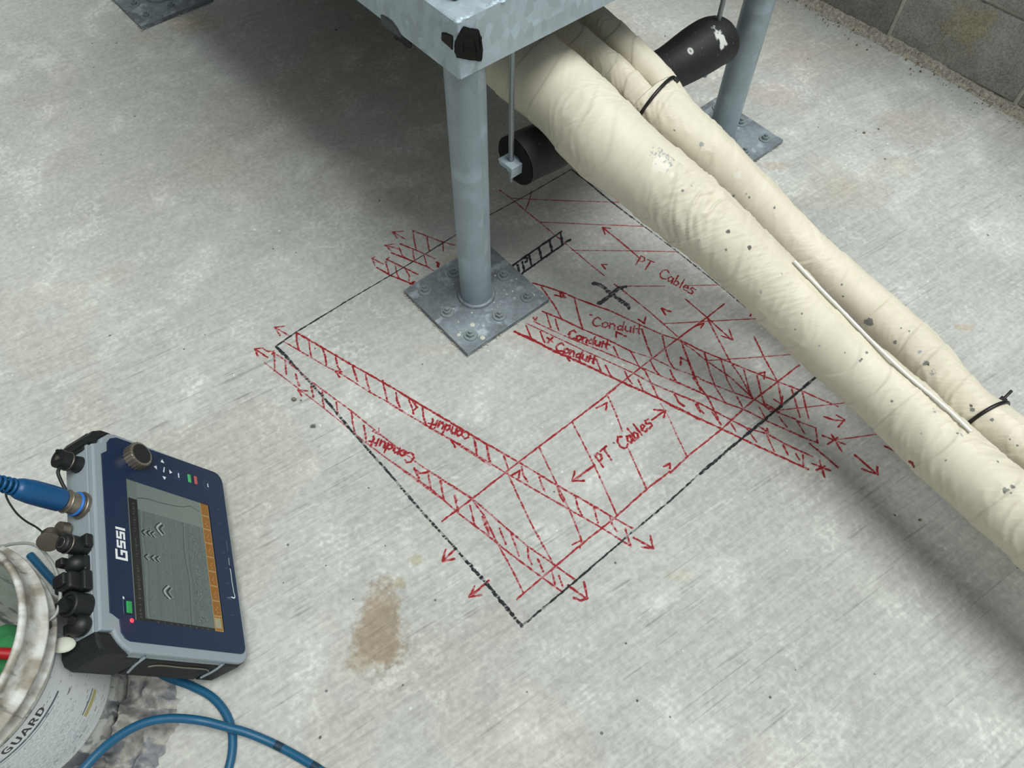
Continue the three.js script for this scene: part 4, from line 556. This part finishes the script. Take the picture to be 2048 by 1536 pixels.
  for (let i = 0; i < 9; i++) { const a = .0548 + i * .0262; rect(a, .0535, a + .0252, .0712, i === 0 ? '#c98a2c' : '#bb7a22'); if (i === 0) rect(a + .005, .0565, a + .022, .070, '#c9c6a4'); q.strokeStyle = '#e2c27c'; q.lineWidth = 4; q.strokeRect(SX(a), SY(.0712), .0252 * ks, .0177 * ks); for (let j = 0; j < 3; j++) if (i && i < 8) rect(a + .005 + j * .004, .060 + (j % 2) * .003, a + .0075 + j * .004, .062 + (j % 2) * .003, 'rgba(240,220,170,.55)'); }
  for (let i = 0; i < 9; i++) rect(.0545, .085 + i * .0125, .0565, .088 + i * .0125, 'rgba(150,150,140,.5)');
  const stx = new THREE.CanvasTexture(s2); stx.colorSpace = THREE.SRGBColorSpace;
  const sg = new THREE.PlaneGeometry(.2355, .179).translate(.0530 + .2355 / 2, .0505 + .179 / 2, .0001);
  obj('screen', sg, std({ map: stx, emissiveMap: stx, emissive: 0xffffff, emissiveIntensity: .10, roughness: .22, color: 0xb4b4b4 }), t);
  // rotary knob
  const kn = new THREE.Group(); const kp = obj('knob', [cyl(.0195, .0205, .018, 0, 0, .0, 40).rotateX(-Math.PI / 2)], std({ color: 0xb0a898, metalness: .8, roughness: .32 }), t); kp.position.set(.331, .2115, .0098); kp.userData.label = 'ribbed metal dial with a black face';
  const rib = []; for (let i = 0; i < 22; i++) { const a = i / 22 * 2 * Math.PI; rib.push(new THREE.BoxGeometry(.0028, .0030, .0160).rotateZ(a).translate(.0205 * Math.cos(a), .0205 * Math.sin(a), 0)); } obj('grip_ribs', rib, std({ color: 0x968f82, metalness: .75, roughness: .35 }), kp);
  obj('dial_face', new THREE.CylinderGeometry(.0172, .0172, .0016, 36).rotateX(Math.PI / 2).translate(0, 0, .0093), std({ color: 0x1a1c1d, roughness: .7 }), kp);
  // keys
  const key = (u, v, w, h, col, em) => { const m = obj('key', new RoundedBoxGeometry(w, h, .003, 2, .0012), std({ color: col, roughness: .45, ...(em ?? {}) }), t); m.position.set(u, v, .0018); return m; };
  key(.330, .0924, .0165, .0065, 0x4fa868); key(.331, .0775, .0165, .0060, 0xb05a54); key(.0706, .2395, .0180, .0090, 0x2f9a52);
  const led = obj('indicator_light', new THREE.SphereGeometry(.0034, 16, 10).scale(1, 1, .6), std({ color: 0xff4a5c, emissive: 0xff2038, emissiveIntensity: 1.6, roughness: .3 }), t); led.position.set(.0513, .2359, .0012); led.userData.label = 'glowing red indicator light';
  const ll = new THREE.PointLight(0xff2038, .0004); ll.position.set(.0513, .2359, .0055); ll.castShadow = true; led.add(ll); ll.position.set(0, 0, .0045);
  // rubber corner guards and the grip panel
  const bump = (pts, z0, z1, lab) => { const m = obj('corner_guard', ext(pts, z0, z1, .004), rub, t); return m; };
  bump([[.003, .238], [.012, .2485], [.019, .2565], [.028, .2635], [.0325, .267], [.0325, .290], [.020, .2895], [.009, .284], [.0035, .276], [.002, .262]], -D - .009, -.004);
  bump([[.003, .236], [.003, .206], [.012, .206], [.040, .250], [.040, .287], [.020, .2885], [.009, .284], [.003, .272]], -D - .011, -.017);
  bump([[.370, .246], [.364, .257], [.351, .2715], [.338, .277], [.338, .291], [.352, .289], [.364, .280], [.3705, .266]], -D - .003, -.005);
  bump([[.370, .248], [.350, .262], [.330, .284], [.330, .290], [.352, .290], [.365, .281], [.371, .266]], -D - .004, -.016);
  bump([[.3695, .070], [.3695, .028], [.360, .008], [.344, .0005], [.310, .0005], [.310, .010], [.345, .012], [.358, .030], [.360, .070]], -D - .002, -.007);
  bump([[.003, .052], [.003, .020], [.012, .004], [.026, -.0005], [.055, -.0005], [.055, .01], [.030, .012], [.016, .026], [.014, .052]], -D - .006, -.007);
  const gp = obj('grip_panel', [boxUV(new RoundedBoxGeometry(.010, .147, .054, 3, .003).translate(.0085, .1285, -.0425))], dark, t); gp.userData.label = 'black grip panel';
  obj('grip_slot', [tube([V(.0028, .178, -.034), V(.0022, .170, -.0265), V(.0022, .120, -.0262), V(.0022, .070, -.0265), V(.0028, .060, -.033)], .0013, 40, 6)], std({ color: 0x6f6a60, roughness: .45 }), gp);
  for (const [a, b] of [[.204, -.012], [.052, -.002]]) obj('divider', [tube([V(.0045, a + .004, -.006), V(.0030, a, -.03), V(.0036, a + b, -.058)], .0022, 20, 8)], silver, t);
  obj('rear_shell', ext([[.020, .004], [.350, .004], [.352, .240], [.330, .270], [.040, .270], [.020, .240]], -D - .0005, -D + .010, .003), rub, t);
  // connectors on the upper edge
  const con = (name, u, n, parts, mat, label) => { const m = obj(name, parts, mat, t); m.position.set(u, v1, n); if (label) m.userData.label = label; return m; };
  const metal = std({ color: 0x8b8378, metalness: .8, roughness: .35 }), blk = std({ color: 0x191c1d, roughness: .5 });
  const cap = con('socket_cap', .3095, -.030, [cyl(.0105, .0135, .016, 0, .008, 0, 20), cyl(.0145, .0145, .020, 0, .026, 0, 22), box(.006, .004, .004, .012, .036, 0)], blk, 'black socket cap on a short strap'); obj('ring', new THREE.TorusGeometry(.0140, .0011, 8, 28).rotateX(Math.PI / 2).translate(0, .0195, 0), metal, cap); obj('screw', cyl(.0038, .0038, .002, 0, .0368, 0, 12), metal, cap); obj('strap', tube([V(-.012, .030, .0), V(-.022, .034, -.002), V(-.036, .027, -.004), V(-.048, .020, -.004)], .0026, 20, 6), blk, cap);
  const port = con('cable_port', .2349, -.0245, [cyl(.0195, .0195, .004, 0, .002, 0, 36), new THREE.TorusGeometry(.0178, .0026, 10, 36).rotateX(Math.PI / 2).translate(0, .005, 0)], metal, 'round metal cable port');
  const cap2 = con('socket_cap', .166, -.022, [cyl(.013, .0145, .012, 0, .006, 0, 20), cyl(.0135, .0135, .024, -.001, .024, 0, 20), new THREE.SphereGeometry(.0135, 16, 8, 0, 7, 0, 1.57).scale(1, .35, 1).translate(-.001, .036, 0), box(.02, .012, .026, .002, .008, .006, .003)], blk, 'black socket cap with metal rings'); for (const [y, r] of [[.030, .0138], [.0345, .0112], [.0392, .007]]) obj('ring', new THREE.TorusGeometry(r, .0010, 8, 28).rotateX(Math.PI / 2).translate(-.001, y, 0), metal, cap2);
  const lid = con('dangling_cap', .180, -.060, [cyl(.0120, .0120, .020, 0, 0, 0, 24), cyl(.0150, .0150, .0025, 0, .011, 0, 24)], metal, 'ribbed metal dust cap hanging on a black cord'); lid.position.set(.183, v1 + .038, -.045); lid.rotation.set(.3, .2, 1.0); const grooves = []; for (let i = 0; i < 5; i++) grooves.push(new THREE.TorusGeometry(.0121, .0007, 6, 24).rotateX(Math.PI / 2).translate(0, -.007 + i * .003, 0)); obj('thread', grooves, std({ color: 0x544d44, metalness: .7, roughness: .45 }), lid);
  obj('collar', [cyl(.011, .012, .012, 0, 0, 0, 22)], metal, t).position.set(.206, v1 + .012, -.052);
  obj('cap_cord', tube([V(.187, v1 + .044, -.046), V(.196, v1 + .056, -.047), V(.202, v1 + .075, -.046), V(.212, v1 + .092, -.044), V(.234, v1 + .108, -.040), V(.246, v1 + .098, -.034), V(.2485, v1 + .084, -.026)], .0014, 40, 6), blk, t).userData.label = 'thin black cord of the dust cap';
  const clus = (u, geos) => { const m = obj('socket_cover', geos, blk, t); m.position.set(u, v1, -.028); return m; };
  clus(.138, [new THREE.SphereGeometry(.0135, 18, 12).scale(1, 1.1, 1.2).translate(0, .012, .002), box(.012, .022, .014, .004, .022, -.008, .003), box(.024, .01, .03, 0, .004, 0, .003)]);
  clus(.109, [box(.026, .034, .032, 0, .016, -.002, .005), box(.018, .010, .022, .002, .034, -.002, .003), box(.03, .014, .012, 0, .008, .014, .003)]);
  clus(.076, [cyl(.017, .018, .026, 0, .013, .003, 24), new THREE.TorusGeometry(.015, .003, 8, 24).rotateX(Math.PI / 2).translate(0, .026, .003), box(.012, .030, .012, .004, .016, -.016, .003), cyl(.010, .010, .012, -.002, .030, .001, 18)]);
  clus(.049, [new THREE.SphereGeometry(.015, 18, 12).scale(1, .9, 1.2).translate(0, .008, 0), box(.016, .02, .03, 0, .008, -.006, .004), cyl(.006, .006, .014, .004, .018, .004, 12)]);
}
// blue scanner cable: plugged into the console, looping out of the picture, and two strands on the floor
const blueC = std({ color: 0x125478, roughness: .45 }), blueP = std({ color: 0x0e4f80, roughness: .4 });
{
  const dark = std({ color: 0x10222e, roughness: .6 });
  const o = tloc(.2349, .292, -.0245), c = thing('data_cable', 'blue cable with a long plug pushed into the console top, leading away past the bucket', 'cable', o); const L = (y, x = 0, n = 0) => V().addScaledVector(TU, x).addScaledVector(TV, y).addScaledVector(TN, n);
  const along = (g) => { g.applyQuaternion(new THREE.Quaternion().setFromUnitVectors(V(0, 1, 0), TV)); return g; };
  const metal = std({ color: 0x9a9184, metalness: .75, roughness: .34 });
  obj('metal_collar', [along(new THREE.CylinderGeometry(.0155, .0165, .030, 32).translate(0, .016, 0)), along(new THREE.TorusGeometry(.0162, .0016, 8, 32).rotateX(Math.PI / 2).translate(0, .024, 0))], metal, c);
  obj('colour_ring', along(new THREE.TorusGeometry(.0163, .0024, 10, 32).rotateX(Math.PI / 2).translate(0, .008, 0)), std({ color: 0x2a6fc0, roughness: .4 }), c);
  const prof = [[0.0005, .030], [.0155, .030], [.0172, .034], [.0174, .060], [.0170, .080], [.0150, .096], [.0118, .104], [.0005, .106]].map(([r, y]) => new THREE.Vector2(r, y)); obj('plug_boot', along(new THREE.LatheGeometry(prof, 32)), blueP, c);
  const rings = []; for (let i = 0; i < 7; i++) rings.push(along(new THREE.TorusGeometry(.0102 - i * .0004, .0022, 8, 24).rotateX(Math.PI / 2).translate(0, .108 + i * .0075, 0))); obj('strain_relief', rings, blueP, c);
  obj('cord', tube([L(.09), L(.13), L(.165), L(.21).add(V(-.01, -.02, 0)), L(.25).add(V(-.05, -.09, .01)), V(-.28, .02, .0).add(V(0, -.02, 0)), V(-.37, -.12, .03), V(-.42, -.262, .08)], .0072, 90, 14), blueC, c);
}
{
  const P = (x, y, h) => onY(x, y, h), a = thing('data_cable', 'blue cable strand rising from the floor in a low arch in front of the bucket', 'cable', P(470, 1460, 0)); const rel = (pts) => pts.map((p) => p.sub(a.position));
  const arch = rel([P(760, 1625, .0078), P(640, 1540, .0078), P(550, 1489, .0085), P(490, 1464, .020), P(460, 1456, .0245), P(400, 1441, .034), P(335, 1437, .058), P(285, 1447, .075), P(235, 1474, .092), P(195, 1508, .105), P(150, 1560, .110), P(100, 1640, .10)]);
  obj('cord', tube(arch, .0068, 140, 14), blueC, a);
  for (const t of [.335, .215]) { const cv = new THREE.CatmullRomCurve3(arch, false, 'centripetal'), p0 = cv.getPointAt(t - .012), p1 = cv.getPointAt(t + .012); obj('dark_band', tube([p0, cv.getPointAt(t), p1], .00695, 8, 14), std({ color: 0x123246, roughness: .55 }), a).userData.label = 'worn dark print on the cable'; }
  const b = thing('data_cable', 'blue cable strand coming out from under the console and crossing below the arch', 'cable', P(465, 1470, 0)); const rb = (pts) => pts.map((p) => p.sub(b.position));
  obj('cord', tube(rb([P(60, 1110, .0076), P(110, 1165, .0076), P(160, 1210, .0076), P(250, 1310, .0076), P(330, 1352, .0076), P(385, 1373, .0076), P(425, 1395, .0076), P(452, 1428, .0076), P(464, 1465, .0076), P(464, 1505, .0076), P(455, 1545, .0076), P(430, 1620, .0076)]), .0068, 120, 14), blueC, b);
}

// ---------------------------------------------------------------- bucket
{
  const bx = -.757, bz = -.23, b = thing('bucket', 'dirty white plastic bucket smeared with dried cement and a printed label', 'bucket', V(bx, 0, bz));
  const Rb = (y) => .134 + .0155 * (y / .37);
  const prof = [[.0005, .004], [.128, .004], [.1335, .010], [Rb(.05), .05], [Rb(.12), .12], [Rb(.2), .2], [Rb(.285), .285], [Rb(.285) + .0005, .290], [.1500, .294], [.1565, .296], [.1585, .299], [.1575, .302], [.1525, .304], [.1505, .312], [.1505, .322], [.1535, .324], [.1600, .326], [.1622, .329], [.1615, .333], [.1560, .336], [.1530, .342], [.1512, .352], [.1512, .364], [.1540, .368], [.1535, .374], [.1500, .3765], [.1465, .375], [.1450, .370], [Rb(.33) - .004, .33], [Rb(.1) - .003, .1], [.130, .012], [.0005, .010]].map(([r, y]) => new THREE.Vector2(r, y));
  const g = new THREE.LatheGeometry(prof, 140); { const uv = g.attributes.uv, p = g.attributes.position; for (let i = 0; i < p.count; i++) uv.setXY(i, uv.getX(i) * 2, p.getY(i) / .38); }
  const map = tex(1024, 512, (u, v, o) => {
    const s = u * .95, y = v * .38, m = fbm(s * 9 + 4, y * 9, 4), f = fbm(s * 70, y * 70, 3), sp = fbm(s * 26 + 9, y * 62 + 2, 5), top = sm(.28, .30, y), low = sm(.12, .05, y + (m - .5) * .12);
    let k = .86 + (m - .5) * .08 + (f - .5) * .05, r = k * .985, gg = k, bb = k * .985; const dirt = clamp(sm(.26, .75, sp) * (.12 + .74 * top) + sm(.50, .75, f) * top * .22 + low * .4 * sm(.3, .6, sp)); r += (.56 - r) * dirt; gg += (.53 - gg) * dirt; bb += (.48 - bb) * dirt;
    const dk = sm(.66, .72, fbm(s * 60 + 20, y * 25, 3)) * .35; r += (.3 - r) * dk; gg += (.3 - gg) * dk; bb += (.3 - bb) * dk; const gc = low * sm(.50, .64, fbm(s * 22 + 60, y * 14, 4)); r += (.36 - r) * gc; gg += (.38 - gg) * gc; bb += (.41 - bb) * gc; o[0] = r; o[1] = gg; o[2] = bb;
  });
  obj('shell', g, std({ map, roughness: .58 }), b);
  // printed label wrapped on the side
  const lw = 1024, lh = 640, cv = document.createElement('canvas'); cv.width = lw; cv.height = lh; const c = cv.getContext('2d'); c.fillStyle = '#e3e9ec'; c.fillRect(0, 0, lw, lh);
  c.fillStyle = '#2b3138'; c.font = 'bold 78px sans-serif'; c.save(); c.scale(.86, 1); c.fillText('GUARD', 560, 92); c.restore(); c.fillStyle = '#5b6570'; c.fillRect(250, 112, 540, 16); c.fillRect(300, 142, 430, 5);
  for (let i = 0; i < 26; i++) { const y = 165 + i * 17, x0 = 180 + rr(0, 200); c.fillStyle = `rgba(70,78,86,${rr(.25, .7)})`; let x = x0; while (x < 880 - rr(0, 260)) { const w = rr(8, 46); c.fillRect(x, y, w, rr(2, 5)); x += w + rr(5, 14); } }
  c.fillStyle = '#6f7480'; c.fillRect(735, 440, 130, 12); c.fillStyle = '#c3ba79'; c.fillRect(735, 462, 130, 34);
  for (let i = 0; i < 420; i++) { c.fillStyle = rnd() > .35 ? `rgba(214,216,212,${rr(.3, .9)})` : `rgba(80,82,84,${rr(.2, .7)})`; c.save(); c.translate(rnd() * lw, rnd() * lh); c.rotate(rr(-.4, .4)); c.fillRect(0, 0, rr(3, 34), rr(2, 10)); c.restore(); }
  const lt = new THREE.CanvasTexture(cv); lt.colorSpace = THREE.SRGBColorSpace;
  const a0 = -.35, a1 = 1.75, ya = .085, yb = .272, n = 60, lp = [], lu = [], li = []; for (let i = 0; i <= n; i++) for (let j = 0; j <= 1; j++) { const a = a0 + (a1 - a0) * i / n, y = j ? yb : ya, R = Rb(y) + .0009; lp.push(R * Math.cos(a), y, R * Math.sin(a)); lu.push(1 - i / n, j); } for (let i = 0; i < n; i++) { const k = i * 2; li.push(k, k + 1, k + 2, k + 1, k + 3, k + 2); }
  const lg = new THREE.BufferGeometry(); lg.setAttribute('position', new THREE.Float32BufferAttribute(lp, 3)); lg.setAttribute('uv', new THREE.Float32BufferAttribute(lu, 2)); lg.setIndex(li); lg.computeVertexNormals(); obj('label', lg, std({ map: lt, roughness: .5, side: THREE.DoubleSide }), b).userData.label = 'printed white label with dark lettering';
  const wire = std({ color: 0xb9bdb9, metalness: .4, roughness: .45 }), ang = .04, ex = Math.cos(-ang), ez = Math.sin(-ang);
  obj('handle', tube([V(.150, .312, -.005), V(.160, .309, -.012), V(.164, .303, -.035), V(.160, .297, -.065), V(.148, .290, -.100), V(.110, .270, -.150), V(.05, .25, -.172), V(-.03, .24, -.178), V(-.10, .25, -.150), V(-.15, .30, -.06), V(-.158, .312, -.005)], .0024, 110, 8).rotateY(.33), wire, b).userData.label = 'thin wire bail handle';
  obj('handle_eye', new THREE.TorusGeometry(.0055, .0020, 8, 18).rotateY(Math.PI / 2).translate(.1525, .311, -.002).rotateY(.33), std({ color: 0x4a4a46, roughness: .7 }), b);
  obj('ear', [new THREE.SphereGeometry(1, 18, 10).scale(.016, .0035, .011).rotateZ(-.30).translate(.158, .281, 0).rotateY(.2)], std({ color: 0xbfc2b6, roughness: .5 }), b);
  // what lies inside
  const inn = thing('cloth_bundle', 'crumpled green cloth inside the bucket', 'cloth', V(bx, .012, bz)); const cg = new THREE.SphereGeometry(.098, 48, 32); { const p = cg.attributes.position; for (let i = 0; i < p.count; i++) { const v = V().fromBufferAttribute(p, i), k = 1 + (fbm(v.x * 30 + 5, v.z * 30 + v.y * 20, 3) - .5) * .35; v.multiplyScalar(k); v.y = v.y * .95 + .12; v.y = Math.max(.001, v.y); p.setXYZ(i, v.x, v.y, v.z); } cg.computeVertexNormals(); } obj('cloth', cg, std({ color: 0x2f7a48, roughness: .9 }), inn);
  const mk = thing('marker_pen', 'red marker pen lying on the green cloth in the bucket', 'marker', V(bx + .050, .235, bz - .030)); obj('barrel', [cyl(.008, .008, .085, 0, 0, 0, 18).rotateZ(1.35)], std({ color: 0xa3121c, roughness: .4 }), mk); obj('cap', [cyl(.0088, .0088, .035, 0, -.045, 0, 18).rotateZ(1.35)], std({ color: 0xb5161f, roughness: .4 }), mk);
  // crumpled grey sheet under the bucket
  const sh = thing('plastic_sheet', 'crumpled grey cement-smeared sheet poking out under the bucket', 'plastic sheet', V(bx, 0, bz)); const nr = 40, na = 150, sp = [], su = [], si = [];
  for (let i = 0; i <= nr; i++) for (let j = 0; j <= na; j++) { const a = -1.15 + 2.9 * j / na, edge = .203 + .024 * (vn(a * 4, 3) - .5) + .018 * (vn(a * 14, 8) - .5) + .009 * (vn(a * 45, 5) - .5) + .02 * sm(.6, 0, Math.abs(a - .3)), t = i / nr, r = .138 + (edge - .138) * t; const x = Math.cos(a) * r, z = Math.sin(a) * r; const y = .0015 + (.018 * (1 - t) + .012) * Math.pow(1 - Math.abs(vn(x * 48 + 8, z * 48) * 2 - 1), 2) * Math.min(1, (1 - t) * 3) + .012 * Math.pow(1 - t, 2) * vn(a * 9, 2); sp.push(x, y, z); su.push(x * 4, z * 4); }
  for (let i = 0; i < nr; i++) for (let j = 0; j < na; j++) { const k = i * (na + 1) + j; si.push(k, k + 1, k + na + 1, k + 1, k + na + 2, k + na + 1); }
  const sg = new THREE.BufferGeometry(); sg.setAttribute('position', new THREE.Float32BufferAttribute(sp, 3)); sg.setAttribute('uv', new THREE.Float32BufferAttribute(su, 2)); sg.setIndex(si); sg.computeVertexNormals();
  obj('sheet', sg, std({ map: tex(512, 512, (u, v, o) => { const m = fbm(u * 8, v * 8, 4), f = fbm(u * 40, v * 40, 3), d = sm(.42, .72, fbm(u * 16 + 30, v * 16, 5)); let k = .60 + (m - .5) * .26 + (f - .5) * .22; o[0] = k * (1 - .30 * d); o[1] = k * (.985 - .27 * d); o[2] = k * (.95 - .20 * d); }), roughness: .7, side: THREE.DoubleSide }), sh);
}
// a few loose stones on the slab
for (const [x, y, s] of [[588, 799, .0042], [1840, 1040, .0028], [1728, 266, .0034]]) { const p = onY(x, y, 0), m = obj(numbered('pebble'), new THREE.DodecahedronGeometry(s, 0).scale(1.2, .7, 1).translate(0, s * .6, 0), std({ color: 0x7b776d, roughness: .95 })); m.position.copy(p); tag(m, 'tiny grey pebble lying on the open slab', 'pebble', 'loose pebbles on the slab'); }

renderer.render(scene, camera);
